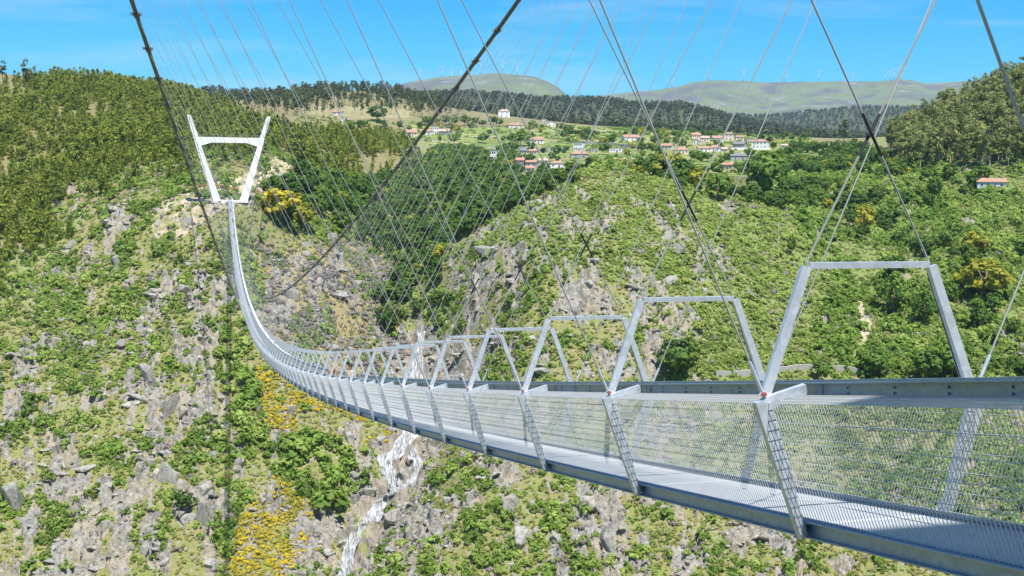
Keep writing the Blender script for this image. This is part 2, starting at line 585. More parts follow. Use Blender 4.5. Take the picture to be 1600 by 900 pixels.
def ground_mat():
    m = bpy.data.materials.new('hillside_ground')
    t = NT(m)
    pos = t.n('ShaderNodeNewGeometry').outputs['Position']

    def A(nm):
        return t.n('ShaderNodeAttribute', attribute_name=nm).outputs['Fac']

    n_big = t.noise(pos, 0.035, 4)
    n_mid = t.noise(pos, 0.22, 5, 0.6)
    n_fine = t.noise(pos, 1.4, 5, 0.65)
    grass = t.mix(t.ramp(n_mid, [(0.40, 0.0), (0.62, 1.0)]), (0.285, 0.245, 0.095), (0.20, 0.25, 0.055))
    grass = t.mix(t.ramp(n_fine, [(0.40, 0.0), (0.62, 0.8)]), grass, (0.185, 0.195, 0.065))
    grass = t.mix(t.ramp(t.noise(pos, 0.55, 6, 0.75), [(0.54, 0.0), (0.60, 0.9)]), grass, (0.30, 0.28, 0.255))
    grass = t.mix(t.ramp(t.noise(pos, 0.9, 5, 0.8), [(0.58, 0.0), (0.66, 0.8)]), grass, (0.09, 0.09, 0.05))
    lush = t.mix(t.ramp(n_mid, [(0.35, 0.0), (0.65, 1.0)]), (0.235, 0.285, 0.085), (0.16, 0.215, 0.055))
    lush = t.mix(t.ramp(n_fine, [(0.4, 0.0), (0.62, 0.6)]), lush, (0.11, 0.15, 0.045))
    c = t.mix(A('lush'), grass, lush)
    dryc = t.mix(t.ramp(n_fine, [(0.38, 0.0), (0.62, 1.0)]), (0.38, 0.285, 0.125), (0.24, 0.215, 0.10))
    c = t.mix(A('dry'), c, dryc)
    soil = t.mix(n_fine, (0.40, 0.31, 0.20), (0.55, 0.46, 0.34))
    gsp = t.ramp(t.noise(pos, 0.16, 5, 0.65), [(0.40, 0.0), (0.54, 1.0)])
    c = t.mix(t.math('MULTIPLY', A('soil'), gsp), c, soil)
    # garden plots and vineyard terraces
    vv = A('plot')
    plot = t.ramp(vv, [(0.0, (0.13, 0.22, 0.04)), (0.2, (0.26, 0.34, 0.06)), (0.38, (0.36, 0.33, 0.11)), (0.5, (0.50, 0.40, 0.25)), (0.6, (0.19, 0.29, 0.05)), (0.75, (0.34, 0.38, 0.08)), (0.88, (0.44, 0.37, 0.20)), (1.0, (0.12, 0.18, 0.04))])
    plot = t.mix(A('edge'), plot, (0.13, 0.15, 0.06))
    plot = t.mix(t.ramp(n_mid, [(0.5, 0.0), (0.62, 0.7)]), plot, (0.12, 0.13, 0.05))
    rows = t.n('ShaderNodeTexWave', {'Vector': pos, 'Scale': 0.017, 'Distortion': 4.0, 'Detail': 2.0, 'Detail Scale': 0.6}, wave_type='BANDS', bands_direction='Y').outputs['Fac']
    plot = t.mix(t.math('MULTIPLY', t.ramp(rows, [(0.45, 0.0), (0.6, 1.0)]), 0.65), plot, (0.11, 0.16, 0.035))
    plot = t.mix(t.ramp(n_fine, [(0.45, 0.0), (0.62, 0.5)]), plot, (0.15, 0.16, 0.05))
    c = t.mix(A('field'), c, plot)
    # forest floor and far heath
    c = t.mix(A('forest'), c, t.mix(t.ramp(n_mid, [(0.4, 0.0), (0.6, 1.0)]), (0.25, 0.20, 0.11), (0.17, 0.17, 0.06)))
    c = t.mix(A('wood'), c, t.mix(n_mid, (0.055, 0.070, 0.030), (0.085, 0.095, 0.045)))
    nf = t.noise(pos, 0.0016, 6, 0.62)
    heath = t.ramp(nf, [(0.32, (0.10, 0.085, 0.09)), (0.43, (0.12, 0.14, 0.075)), (0.52, (0.15, 0.19, 0.075)), (0.58, (0.10, 0.09, 0.10)), (0.70, (0.19, 0.18, 0.12))])
    nf2 = t.noise(pos, 0.012, 5, 0.7)
    heath = t.mix(t.ramp(nf2, [(0.45, 0.0), (0.62, 0.75)]), heath, (0.11, 0.13, 0.07))
    rk = t.ramp(t.noise(pos, 0.006, 6, 0.75), [(0.55, 0.0), (0.64, 0.7)])
    heath = t.mix(rk, heath, (0.26, 0.245, 0.25))
    c = t.mix(A('far'), c, heath)
    # rock
    sv = t.n('ShaderNodeVectorMath', {0: pos, 1: (0.55, 0.55, 0.42)}, operation='MULTIPLY').outputs[0]
    r1 = t.noise(sv, 0.9, 8, 0.68)
    r2 = t.noise(pos, 0.12, 3)
    rock = t.ramp(r1, [(0.30, (0.10, 0.097, 0.086)), (0.44, (0.25, 0.241, 0.212)), (0.60, (0.35, 0.337, 0.298)), (0.75, (0.45, 0.435, 0.385))])
    rock = t.mix(t.ramp(r2, [(0.40, 0.0), (0.62, 0.75)]), rock, (0.36, 0.30, 0.205))
    ed = t.n('ShaderNodeTexVoronoi', {'Vector': sv, 'Scale': 0.8}, feature='DISTANCE_TO_EDGE').outputs['Distance']
    rock = t.mix(t.ramp(ed, [(0.0, 0.30), (0.03, 0.0)]), rock, (0.09, 0.085, 0.08))
    rock = t.mix(t.ramp(t.noise(sv, 0.7, 7, 0.85), [(0.50, 0.0), (0.60, 0.85)]), rock, (0.105, 0.10, 0.095))
    rock = t.mix(t.ramp(t.noise(pos, 0.35, 6, 0.8), [(0.55, 0.0), (0.63, 0.8)]), rock, (0.17, 0.17, 0.06))
    wet = t.mix(t.ramp(n_mid, [(0.42, 0.0), (0.58, 1.0)]), (0.13, 0.11, 0.09), (0.33, 0.27, 0.20))
    rock = t.mix(A('wet'), rock, wet)
    rf = t.math('ADD', A('rock'), t.math('MULTIPLY', t.math('SUBTRACT', n_fine, 0.5), 0.8))
    c = t.mix(t.ramp(rf, [(0.42, 0.0), (0.56, 1.0)]), c, rock)
    bh = t.math('ADD', t.math('MULTIPLY', n_fine, 0.5), t.math('MULTIPLY', r1, 0.6))
    b = t.n('ShaderNodeBump', {'Strength': 1.0, 'Distance': 1.2, 'Height': bh}).outputs[0]
    t.out(t.n('ShaderNodeBsdfPrincipled', {'Base Color': c, 'Roughness': 0.9, 'Specular IOR Level': 0.2, 'Normal': b}).outputs[0])
    return m


M['ground'] = ground_mat()


def rock_mat():
    m = bpy.data.materials.new('granite')
    t = NT(m)
    geo = t.n('ShaderNodeNewGeometry').outputs['Position']
    rnd = t.n('ShaderNodeObjectInfo').outputs['Random']
    sv = t.n('ShaderNodeVectorMath', {0: geo, 1: (0.6, 0.6, 0.25)}, operation='MULTIPLY').outputs[0]
    r1 = t.noise(sv, 1.3, 8, 0.7)
    c = t.ramp(r1, [(0.28, (0.10, 0.095, 0.09)), (0.42, (0.25, 0.241, 0.213)), (0.58, (0.355, 0.342, 0.302)), (0.75, (0.47, 0.455, 0.405))])
    tint = t.ramp(rnd, [(0.0, (0.44, 0.42, 0.37)), (0.4, (0.27, 0.262, 0.235)), (0.7, (0.33, 0.285, 0.21)), (1.0, (0.49, 0.47, 0.415))])
    c = t.mix(0.45, c, tint)
    c = t.mix(t.ramp(t.noise(sv, 1.1, 7, 0.85), [(0.50, 0.0), (0.60, 0.8)]), c, (0.10, 0.095, 0.09))
    li = t.ramp(t.noise(geo, 0.5, 5, 0.7), [(0.55, 0.0), (0.68, 0.55)])
    c = t.mix(li, c, (0.25, 0.23, 0.12))
    b = t.n('ShaderNodeBump', {'Strength': 1.0, 'Distance': 0.8, 'Height': r1}).outputs[0]
    t.out(t.n('ShaderNodeBsdfPrincipled', {'Base Color': c, 'Roughness': 0.9, 'Specular IOR Level': 0.2, 'Normal': b}).outputs[0])
    return m


M['granite'] = rock_mat()
M['lf_shrub'] = leaf_mat('shrub_leaves', (0.115, 0.200, 0.030), (0.235, 0.365, 0.058), (0.38, 0.50, 0.11), 0.5, True)
M['lf_grey'] = leaf_mat('dry_heath_twigs', (0.17, 0.14, 0.12), (0.27, 0.24, 0.22), (0.36, 0.32, 0.28), 0.1, True)
M['lf_gorse'] = leaf_mat('yellow_gorse_bloom', (0.22, 0.25, 0.03), (0.60, 0.47, 0.025), (0.82, 0.62, 0.03), 0.35, True)
M['lf_grass'] = leaf_mat('grass_tussock', (0.22, 0.25, 0.065), (0.33, 0.34, 0.10), (0.44, 0.39, 0.16), 0.4, True)
M['lf_euc'] = leaf_mat('young_eucalyptus_leaves', (0.110, 0.145, 0.020), (0.27, 0.330, 0.042), (0.46, 0.48, 0.10), 0.5)
M['lf_gum'] = leaf_mat('eucalyptus_leaves', (0.09, 0.125, 0.034), (0.235, 0.275, 0.072), (0.42, 0.43, 0.15), 0.45)
M['lf_oak'] = leaf_mat('oak_leaves', (0.045, 0.100, 0.018), (0.108, 0.205, 0.030), (0.24, 0.35, 0.055), 0.45)
M['lf_acacia'] = leaf_mat('acacia_blossom', (0.17, 0.21, 0.03), (0.40, 0.38, 0.035), (0.66, 0.54, 0.055), 0.4)
M['lf_pine'] = leaf_mat('pine_needles', (0.055, 0.082, 0.032), (0.110, 0.145, 0.050), (0.19, 0.21, 0.08), 0.35)
M['lf_far'] = leaf_mat('far_forest_leaves', (0.060, 0.082, 0.036), (0.100, 0.130, 0.052), (0.16, 0.18, 0.07), 0.35)
M['lf_sage'] = leaf_mat('pale_broom_leaves', (0.20, 0.285, 0.058), (0.34, 0.44, 0.095), (0.46, 0.55, 0.15), 0.5, True)

# ------------------------------------------------------------------ camera, light, sky
cam_d = bpy.data.cameras.new('camera')
cam_d.sensor_width = 36
cam_d.lens = 36 * FPX / 1600
cam_d.clip_start = 0.1
cam_d.clip_end = 40000
cam = bpy.data.objects.new('camera', cam_d)
COL.objects.link(cam)
cam.matrix_world = Matrix(((RT[0], UP[0], -_fw[0], CX), (RT[1], UP[1], -_fw[1], 0), (RT[2], UP[2], -_fw[2], CZ), (0, 0, 0, 1)))
SC.camera = cam

SUN_EL = math.radians(67.5)
SUN_D = np.array([0.10, -1.0, 0.0])
SUN_D /= np.linalg.norm(SUN_D)
SUN_D = np.array([SUN_D[0] * math.cos(SUN_EL), SUN_D[1] * math.cos(SUN_EL), math.sin(SUN_EL)])
sd = bpy.data.lights.new('sun', 'SUN')
sd.energy = 4.6
sd.angle = math.radians(0.53)
sd.color = (1.0, 0.955, 0.88)
sun = bpy.data.objects.new('sun', sd)
COL.objects.link(sun)
sun.rotation_euler = Vector(SUN_D).to_track_quat('Z', 'Y').to_euler()

W = bpy.data.worlds.new('World')
SC.world = W
W.use_nodes = True
wt = NT(W)
tc = wt.n('ShaderNodeTexCoord').outputs['Generated']
sky = wt.n('ShaderNodeTexSky')
sky.sky_type = 'NISHITA'
sky.sun_disc = False
sky.sun_elevation = SUN_EL
sky.sun_rotation = math.atan2(SUN_D[0], SUN_D[1])
sky.altitude = 300
sky.air_density = 1.0
sky.dust_density = 0.4
sky.ozone_density = 2.5
hs = wt.n('ShaderNodeHueSaturation', {'Hue': 0.482, 'Saturation': 1.75, 'Value': 1.0, 'Color': sky.outputs[0]}).outputs[0]
sv = wt.n('ShaderNodeVectorMath', {0: tc, 1: (2.2, 2.2, 16.0)}, operation='MULTIPLY').outputs[0]
cn = wt.n('ShaderNodeTexNoise', {'Vector': sv, 'Scale': 1.9, 'Detail': 7, 'Roughness': 0.62, 'Distortion': 0.4}).outputs['Fac']
cf = wt.ramp(cn, [(0.50, 0.0), (0.74, 0.26)])
hs = wt.mix(1.0, hs, (0.33, 0.93, 1.24), 'MULTIPLY')
cl = wt.mix(cf, hs, (6.5, 7.0, 7.6))
bg = wt.n('ShaderNodeBackground', {'Color': cl, 'Strength': 0.078})
wo = wt.n('ShaderNodeOutputWorld')
wt.t.links.new(bg.outputs[0], wo.inputs['Surface'])
vs = SC.view_settings
vs.view_transform = 'Standard'
vs.look = 'None'
vs.exposure = 0.93
vs.gamma = 1.0
vs.use_curve_mapping = False
SC.cycles.use_denoising = True
SC.cycles.max_bounces = 6
SC.cycles.diffuse_bounces = 3
SC.cycles.transparent_max_bounces = 8
SC.cycles.volume_bounces = 0

# ------------------------------------------------------------------ terrain
rs = np.concatenate([np.arange(1.0, 200, 4), np.arange(200, 262, 1.6), np.arange(262, 620, 0.72), np.arange(620, 1000, 2.2), np.arange(1000, 2000, 7), np.arange(2000, 4600, 22), np.arange(4600, 10200, 50)])
az_in = np.arange(-0.20, 0.72, 0.00115)
az_out = np.linspace(0.72, 2 * math.pi - 0.20, 110)[1:]
azs = np.concatenate([az_in, az_out])
RR, AA = np.meshgrid(rs, azs, indexing='ij')
GX, GY = CX + RR * np.sin(AA), RR * np.cos(AA)
Z0 = smooth_z(GX, GY)
rock, soil, field, lush, dry, gpx, gpy, gd = masks(GX, GY, Z0)
hh, rk = detail(GX, GY, rock, field, RR)
GZ = Z0 + hh * calm(GX, GY)
far_f = sstep(4200, 5200, RR)
forest = ((RR > 1120) & (RR < 5200)).astype(float) * (1 - field) * (1 - soil)
FORL = [(-200, 90), (320, 120), (640, 190), (660, 260), (560, 290), (450, 250), (430, 290), (330, 240), (280, 275), (140, 320), (0, 400), (-200, 420)]
FORR = [(1400, 265), (1390, 215), (1430, 160), (1520, 120), (1700, 60), (1700, 260), (1560, 262), (1480, 270)]
forest = np.maximum(forest, (inpoly(gpx, gpy, FORL) | inpoly(gpx, gpy, FORR)) & (gd > 300) & (gd < 1200)) * (1 - soil)
wetp = [(640, 510), (690, 530), (730, 600), (690, 640), (675, 720), (640, 770), (600, 830), (560, 900), (520, 940), (560, 820), (592, 700), (636, 600)]
wet = (inpoly(gpx + 14 * fbm(GX, GY, 14, 2, 77), gpy, wetp) & (gd < 620)).astype(float) * 0.55
nr, na = RR.shape
idx = np.arange(nr * na).reshape(nr, na)
i2 = np.concatenate([idx, idx[:, :1]], 1)
F = np.stack([i2[:-1, :-1], i2[1:, :-1], i2[1:, 1:], i2[:-1, 1:]], -1).reshape(-1, 4)[:, ::-1]
fl = lambda a: ('POINT', 'FLOAT', np.asarray(a, np.float32))
terr = obj('terrain', mesh_np('terrain', np.stack([GX, GY, GZ], -1).reshape(-1, 3), F, [M['ground']], smooth=True,
           attrs={'rock': fl(rk), 'soil': fl(soil), 'field': fl(field), 'lush': fl(lush), 'dry': fl(dry), 'far': fl(far_f), 'forest': fl(forest), 'wet': fl(wet), 'plot': fl(plots(GX, GY)[0]), 'edge': fl((1 - sstep(.05, .12, plots(GX, GY)[1])) * .85), 'wood': fl(sstep(1500, 1900, RR) * (1 - far_f))}))
tag(terr, 'rocky green valley sides, village terraces and heath mountains', kind='structure')
del terr

# ------------------------------------------------------------------ the bridge
MW, TW, H1, H2, BW, TILT, Y0, SP = 2.12243, 1.24634, 1.17615, 1.18758, 1.2951, 0.46911, 8.94551, 4.06
CA, CB, C3, C4 = -0.183408, 0.00030873, 0.1125828e-6, -0.144664e-9


def prof(s):
    return CA * s + CB * s * s + C3 * s ** 3 + C4 * s ** 4


def dprof(s):
    return CA + 2 * CB * s + 3 * C3 * s * s + 4 * C4 * s ** 3


def bp(s, X, h, f=0.0):
    """a point of the bridge: s along, X across, h above the walkway, f forward"""
    sl = dprof(s) * TILT
    n = math.hypot(1, sl)
    s1 = dprof(s)
    m = math.hypot(1, s1)
    return np.array([X, Y0 + s - h * sl / n + f / m, prof(s) + h / n + f * s1 / m])


TY0, TY1 = -4.0, 518.0


def cable(side, y):
    wm, zm, wn, wf, zn, zf, q4 = 1.774, -21.662, 16.003, 16.704, 37.049, 27.411, 0.034
    u = (y - (TY0 + TY1) / 2) / ((TY1 - TY0) / 2)
    w = wm + ((wn + wf) / 2 - wm) * u * u + (wf - wn) / 2 * u
    z = zm + ((zn + zf) / 2 - zm) * (u * u + q4 * (u ** 4 - u * u)) + (zf - zn) / 2 * u
    return np.array([side * w, y, z])


bridge = empty('suspension_footbridge')
tag(bridge, 'long galvanised steel suspension footbridge sweeping across the valley to a white tower', 'footbridge')
KMIN, KMAX = -2, 124
SS = np.arange(KMIN * SP, KMAX * SP + 0.1, SP)
AXS = np.array([1.0, 0, 0])

mb = MB()
for k in range(KMIN, KMAX):
    n_, th, tall = (116, .006, .040) if k < 9 else (58, .012, .055)
    for i in range(n_):
        s = k * SP + (i + .5) * SP / n_
        c = [bp(s, x, h, f) for h in (.090 - tall, .090) for x, f in ((-.615, -th / 2), (.615, -th / 2), (.615, th / 2), (-.615, th / 2))]
        mb.hexa(np.array(c))
    for X in (-.60, -.3, 0, .3, .60):
        mb.beam(bp(k * SP + .01, X, .062), bp(k * SP + SP - .01, X, .062), AXS, .008, .03)
    for q in (.02, SP - .02):
        mb.beam(bp(k * SP + q, -.61, .081), bp(k * SP + q, .61, .081), np.array([0, 1.0, 0]), .03, .012)
mb.build('walkway_grating', M['deck'], bridge)


def strip(mb, X0, X1, h0, h1, m=0):
    pts = [np.array([bp(s, X0, h0), bp(s, X1, h0), bp(s, X1, h1), bp(s, X0, h1)]) for s in SS]
    V = np.concatenate(pts)
    F = []
    for i in range(len(SS) - 1):
        for j in range(4):
            k = (j + 1) % 4
            F.append((i * 4 + j, i * 4 + k, (i + 1) * 4 + k, (i + 1) * 4 + j))
    F.append((3, 2, 1, 0))
    n = (len(SS) - 1) * 4
    F.append((n, n + 1, n + 2, n + 3))
    mb.add(V, F, m)


for sg in (-1, 1):
    mb = MB()
    strip(mb, sg * 0.625, sg * 0.634, -.030, .115)
    strip(mb, sg * 0.6365, sg * 0.69, .103, .115)
    strip(mb, sg * 0.6365, sg * 0.69, -.030, -.018)
    mb.build('edge_beam', M['galv_dull'], bridge)
    mb = MB()
    strip(mb, sg * 0.575, sg * 0.583, 1.196, 1.336)
    strip(mb, sg * 0.5845, sg * 0.66, 1.324, 1.336)
    strip(mb, sg * 0.5845, sg * 0.66, 1.196, 1.208)
    for s in np.arange(-6.0, 34.0, .68):
        for h in (1.245, 1.29):
            mb.tube([bp(s, sg * .583, h), bp(s, sg * .599, h)], .011, 6)
    for s in np.arange(-4.06, 60.0, 4.06):
        q = [bp(s + ds, X, h) for X in (sg * .584, sg * .592) for ds, h in ((-.16, 1.212), (.16, 1.212), (.16, 1.32), (-.16, 1.32))]
        mb.hexa(np.array(q) if sg < 0 else np.array(q[4:] + q[:4]))
    mb.build('top_rail', M['galv_dull'], bridge)
    mb = MB()
    strip(mb, sg * 0.612, sg * 0.618, .095, .135)
    mb.build('kick_plate', M['galv_dull'], bridge)

# wire mesh of the two sides, with the inward lip under the top rail
for sg in (-1, 1):
    V, F = [], []
    n = 0

    def wire(P, Q, w, t):
        """flat-sided wire between arrays of points P, Q"""
        global n
        P, Q = np.atleast_2d(P), np.atleast_2d(Q)
        d = Q - P
        d = d / np.linalg.norm(d, axis=1)[:, None]
        s = np.cross(d, np.array([0.83, 0.41, 0.37]))
        s /= np.linalg.norm(s, axis=1)[:, None]
        u = np.cross(d, s)
        vs_ = []
        for E in (P, Q):
            for a in (0, 2.0944, 4.18879):
                vs_.append(E + w * (math.cos(a) * s + math.sin(a) * u))
        A = np.stack(vs_, 1)
        V.append(A.reshape(-1, 3))
        b = n + np.arange(len(P))[:, None] * 6
        for q in ((0, 1, 4, 3), (1, 2, 5, 4), (2, 0, 3, 5)):
            F.append(b + np.array(q))
        n += len(P) * 6

    for k in range(KMIN, KMAX):
        a = k * SP
        gap = 0.048 if k < 40 else 0.07
        m = int(SP / gap)
        ss = a + (np.arange(m) + 0.5) * SP / m
        r = 0.0037 if k < 8 else 0.0043
        lo = np.array([bp(s, sg * 0.645, 0.115) for s in ss])
        hi = np.array([bp(s, sg * 1.035, 1.17) for s in ss])
        wire(lo, hi, r, r)
        lip = np.array([bp(s, sg * 0.665, 1.225) for s in ss])
        wire(hi, lip, r, r)
        for hfr in np.linspace(0.02, 1.0, 7):
            X = sg * (0.645 + (1.035 - 0.645) * hfr)
            h = 0.115 + 1.055 * hfr
            wire(bp(a, X, h), bp(a + SP, X, h), 0.0034, 0.0034)
        for q in (0.33, 0.66, 1.0):
            X = sg * (1.035 + (0.665 - 1.035) * q)
            h = 1.17 + 0.055 * q
            wire(bp(a, X, h), bp(a + SP, X, h), 0.0034, 0.0034)
    obj('side_mesh', mesh_np('side_mesh', np.concatenate(V), np.concatenate(F), [M['wire']]), bridge)


def frame_lower(mb, k):
    s = k * SP
    for sg in (-1, 1):
        mb.beam(bp(s, sg * 0.70, -.03), bp(s, sg * 1.085, 1.20), AXS, 0.075, 0.07, 0.15, 0.07)
        mb.beam(bp(s, sg * 1.055, 1.165), bp(s, sg * 0.665, 1.285), np.array([0, 1.0, 0]), 0.06, 0.12, 0.06, 0.09)
    for sg in (-1, 1):
        g = [(sg * .70, -.03), (sg * .93, .60), (sg * .80, .33), (sg * .61, .03)]
        q = [bp(s, x, h, .044) for x, h in g] + [bp(s, x, h, .058) for x, h in g]
        mb.add(q, [(0, 1, 2, 3), (7, 6, 5, 4), (0, 4, 5, 1), (1, 5, 6, 2), (2, 6, 7, 3), (3, 7, 4, 0)])
    mb.beam(bp(s, -0.62, .0), bp(s, 0.62, .0), np.array([0, 1.0, 0]), 0.07, 0.11)


def frame_upper(mb, k):
    s = k * SP
    for sg in (-1, 1):
        mb.beam(bp(s, sg * 1.035, 1.235, .04), bp(s, sg * 0.63, 2.36, .04), AXS, 0.085, 0.055, 0.085, 0.055)
        if k < 25:
            mb.tube([bp(s, sg * 0.99, 1.25, .09), bp(s, sg * 0.625, 2.30, .09)], 0.011, 5, 1)
    mb.beam(bp(s, -0.60, 2.372, .04), bp(s, 0.60, 2.372, .04), np.array([0, 1.0, 0]), 0.055, 0.055)


rest = MB()
for k in range(KMIN, KMAX + 1):
    if k < 98:
        lo = MB()
        frame_lower(lo, k)
        fr = lo.build('cross_frame', M['galv'], bridge)
        up = MB()
        frame_upper(up, k)
        up.build('portal_arch', [M['galv'], M['cable']], fr)
        if k < 10:
            for sg in (-1, 1):
                sh = MB()
                q = bp(k * SP, sg * 1.075, 1.235)
                sh.tube([q + np.array([0, -.045, 0.02]), q + np.array([0, .045, 0.02])], 0.020, 10, 0)
                ring = [q + np.array([sg * 0.035 * math.sin(t), 0.0, -0.02 + 0.055 * math.cos(t)]) for t in np.linspace(0, 2 * math.pi, 13)]
                sh.build('shackle_pin', M['red'], fr)
                sh = MB()
                sh.tube(ring, 0.012, 6)
                sh.build('shackle', M['galv'], fr)
    else:
        frame_lower(rest, k)
        frame_upper(rest, k)
tag(rest.build('cross_frame', [M['galv'], M['cable']], bridge), kind='stuff')

# main cables, clamps and hangers
for sg in (-1, 1):
    mb = MB()
    ys = np.linspace(TY0, TY1, 260)
    mb.tube([cable(sg, y) for y in ys], 0.115, 8)
    mb.build('main_cable', M['cable'], bridge, True)


def clamp(mb, sg, y):
    P, Q = cable(sg, y - .22), cable(sg, y + .22)
    mb.tube([P, Q], 0.165, 8)
    mb.tube([P * .7 + Q * .3 + np.array([sg * .28, 0, .0]), P * .7 + Q * .3 - np.array([sg * .28, 0, 0])], 0.035, 5)
    mb.tube([P * .3 + Q * .7 + np.array([sg * .28, 0, .0]), P * .3 + Q * .7 - np.array([sg * .28, 0, 0])], 0.035, 5)
    mb.beam(cable(sg, y), cable(sg, y) - np.array([sg * .12, 0, .34]), np.array([0, 1.0, 0]), .16, .04)


def hanger(mb, k, kind, sg, r):
    s = k * SP
    C = cable(sg, Y0 + s + 1.5) - np.array([sg * .10, 0, .30])
    if kind == 'side':
        A = bp(s, sg * 1.08, 1.26)
        d = (C - A) / np.linalg.norm(C - A)
        mb.tube([A, A + d * .30], r * 1.9, 6, 1)
        mb.tube([A + d * .30, C], r, 5, 0)
    else:
        A = bp(s, -sg * 0.61, 2.39, 0.06)
        d = (C - A) / np.linalg.norm(C - A)
        tm = (0 - A[0]) / d[0] if abs(d[0]) > 1e-6 else 1.0
        off = np.array([0, 0.02 * sg, 0])
        mb.tube([A + off, A + off + d * (tm - .21)], r, 5, 0)
        mb.tube([A + off + d * (tm - .21), A + off + d * (tm + .21)], r * 1.5, 6, 2)
        mb.tube([A + off + d * (tm + .21), C + off], r, 5, 0)


crest = MB()
hrest = MB()
HM = [M['hanger'], M['galv'], M['sleeve']]
for k in range(KMIN, KMAX):
    y = Y0 + k * SP + 1.5
    for sg in (-1, 1):
        if k < 46:
            c = MB()
            clamp(c, sg, y)
            c.build('cable_clamp', M['cable'], bridge)
        elif k < KMAX - 1:
            clamp(crest, sg, y)
        if cable(sg, y)[2] < prof(k * SP) + 2.9:
            # near midspan the cable runs beside the rail: short ties to the frame
            mbx = MB()
            (hrest if k >= 23 else mbx).tube([bp(k * SP, sg * 1.08, 1.2), cable(sg, y)], 0.012, 5, 0)
            continue
        for kind in ('side', 'cross'):
            if k < 23:
                h = MB()
                hanger(h, k, kind, sg, 0.0095 if k < 10 else 0.0085)
                h.build('hanger_cable', HM, bridge)
            else:
                hanger(hrest, k, kind, sg, 0.0065)
tag(crest.build('cable_clamp', M['cable'], bridge), kind='stuff')
tag(hrest.build('hanger_cable', HM, bridge), kind='stuff')


# towers
def tower(y, zb, ztop, wtop, back):
    t = MB()
    z1 = zb
    # plinth slab is the tower's own mesh
    t.box((0, y, z1 - .45), (15.5, 5.2, 0.9))
    tw_ = t.build('tower', M['concrete'], bridge)
    H = ztop - zb

    def at(fr, sg, side):
        """corner line of an arm: fr of the height; side -1 outer, 1 inner"""
        c = 5.75 + (wtop - 5.75) * fr
        hw = 1.75 + (0.72 - 1.75) * fr
        return sg * (c - side * hw)

    for sg in (-1, 1):
        a = MB()
        lv = np.array([0, .25, .5, .75, 1.0])
        pts = []
        for f in lv:
            dy = 1.5 - 0.75 * f
            xo, xi = at(f, sg, -1), at(f, sg, 1)
            z = zb + H * f
            pts += [(xo, y - dy, z), (xi, y - dy, z), (xi, y + dy, z), (xo, y + dy, z)]
        Fs = []
        for i in range(len(lv) - 1):
            for j in range(4):
                k2 = (j + 1) % 4
                q = (i * 4 + j, i * 4 + k2, (i + 1) * 4 + k2, (i + 1) * 4 + j)
                Fs.append(q if sg < 0 else q[::-1])
        e = (len(lv) - 1) * 4
        Fs += [(e, e + 1, e + 2, e + 3) if sg < 0 else (e + 3, e + 2, e + 1, e), (3, 2, 1, 0) if sg < 0 else (0, 1, 2, 3)]
        a.add(pts, Fs)
        arm = a.build('arm', M['concrete'], tw_)
        b = MB()
        f0, f1 = .755, .985
        dy0, dy1 = 1.5 - .75 * f0, 1.5 - .75 * f1
        b.beam((at(f0, sg, 1) - sg * .13, y + dy0 * back * .35, zb + H * f0), (at(f1, sg, 1) - sg * .22, y + dy1 * back * .35, zb + H * f1), AXS, .30, .9)
        b.build('cable_saddle', M['saddle'], arm)
    c = MB()
    zt, zm_, zl = zb + 27.2 / 36.5 * H, zb + 24.9 / 36.5 * H, zb + 23.5 / 36.5 * H
    xt = at(27.2 / 36.5, 1, 1) + .02
    xl = at(23.5 / 36.5, 1, 1) + .02
    xm = xt * 0.56
    out = [(-xt, zt), (-xl, zl), (-xm, zm_), (xm, zm_), (xl, zl), (xt, zt)]
    dy = .82
    Vv = [(x, y - dy, z) for x, z in out] + [(x, y + dy, z) for x, z in out]
    n6 = 6
    Fs = [tuple(range(6)), tuple(range(11, 5, -1))] + [((j + 1) % 6, j, j + 6, (j + 1) % 6 + 6) for j in range(6)]
    c.add(Vv, Fs)
    cbm = c.build('crossbeam', M['concrete'], tw_)
    g = MB()
    for x in np.linspace(-xt + .4, xt - .4, 17):
        g.box((x, y - .72, zt + .55), (.06, .06, 1.1))
    g.box((0, y - .72, zt + 1.08), (2 * xt - .8, .05, .05))
    g.build('guard_rail', M['galv'], cbm)
    for sg in (-1, 1):
        s = MB()
        s.tube([(sg * wtop, y + back * .4, ztop - .6), (sg * 10.5, y + back * 21, zb + 4.5)], .07, 6)
        s.build('backstay', M['hanger'], tw_)
    return tw_


ZB = prof(506) - 0.2
tower(TY1, ZB, 27.7, 16.9, 1)
tower(TY0, prof(-12.5) - 0.15, 37.3, 16.2, -1)
ab = MB()
ab.box((0, 515.6, ZB - .25), (3.2, 5.0, .5))
ab.build('landing_slab', M['concrete'], bridge)

# ------------------------------------------------------------------ air
hm = bpy.data.materials.new('pale_air')
ht = NT(hm)
hv = ht.n('ShaderNodeVolumePrincipled', {'Color': (0.62, 0.80, 1.0, 1), 'Density': 5.0e-5, 'Anisotropy': 0.3})
ho = ht.n('ShaderNodeOutputMaterial')
ht.t.links.new(hv.outputs[0], ho.inputs['Volume'])
hb = MB()
hb.box((0, 0, (float(GZ.max()) + 120 + float(GZ.min()) - 1) / 2), (20700, 20700, float(GZ.max()) + 121 - float(GZ.min())))
tag(hb.build('haze', hm), 'pale blue haze lying over the far ridges', kind='stuff')

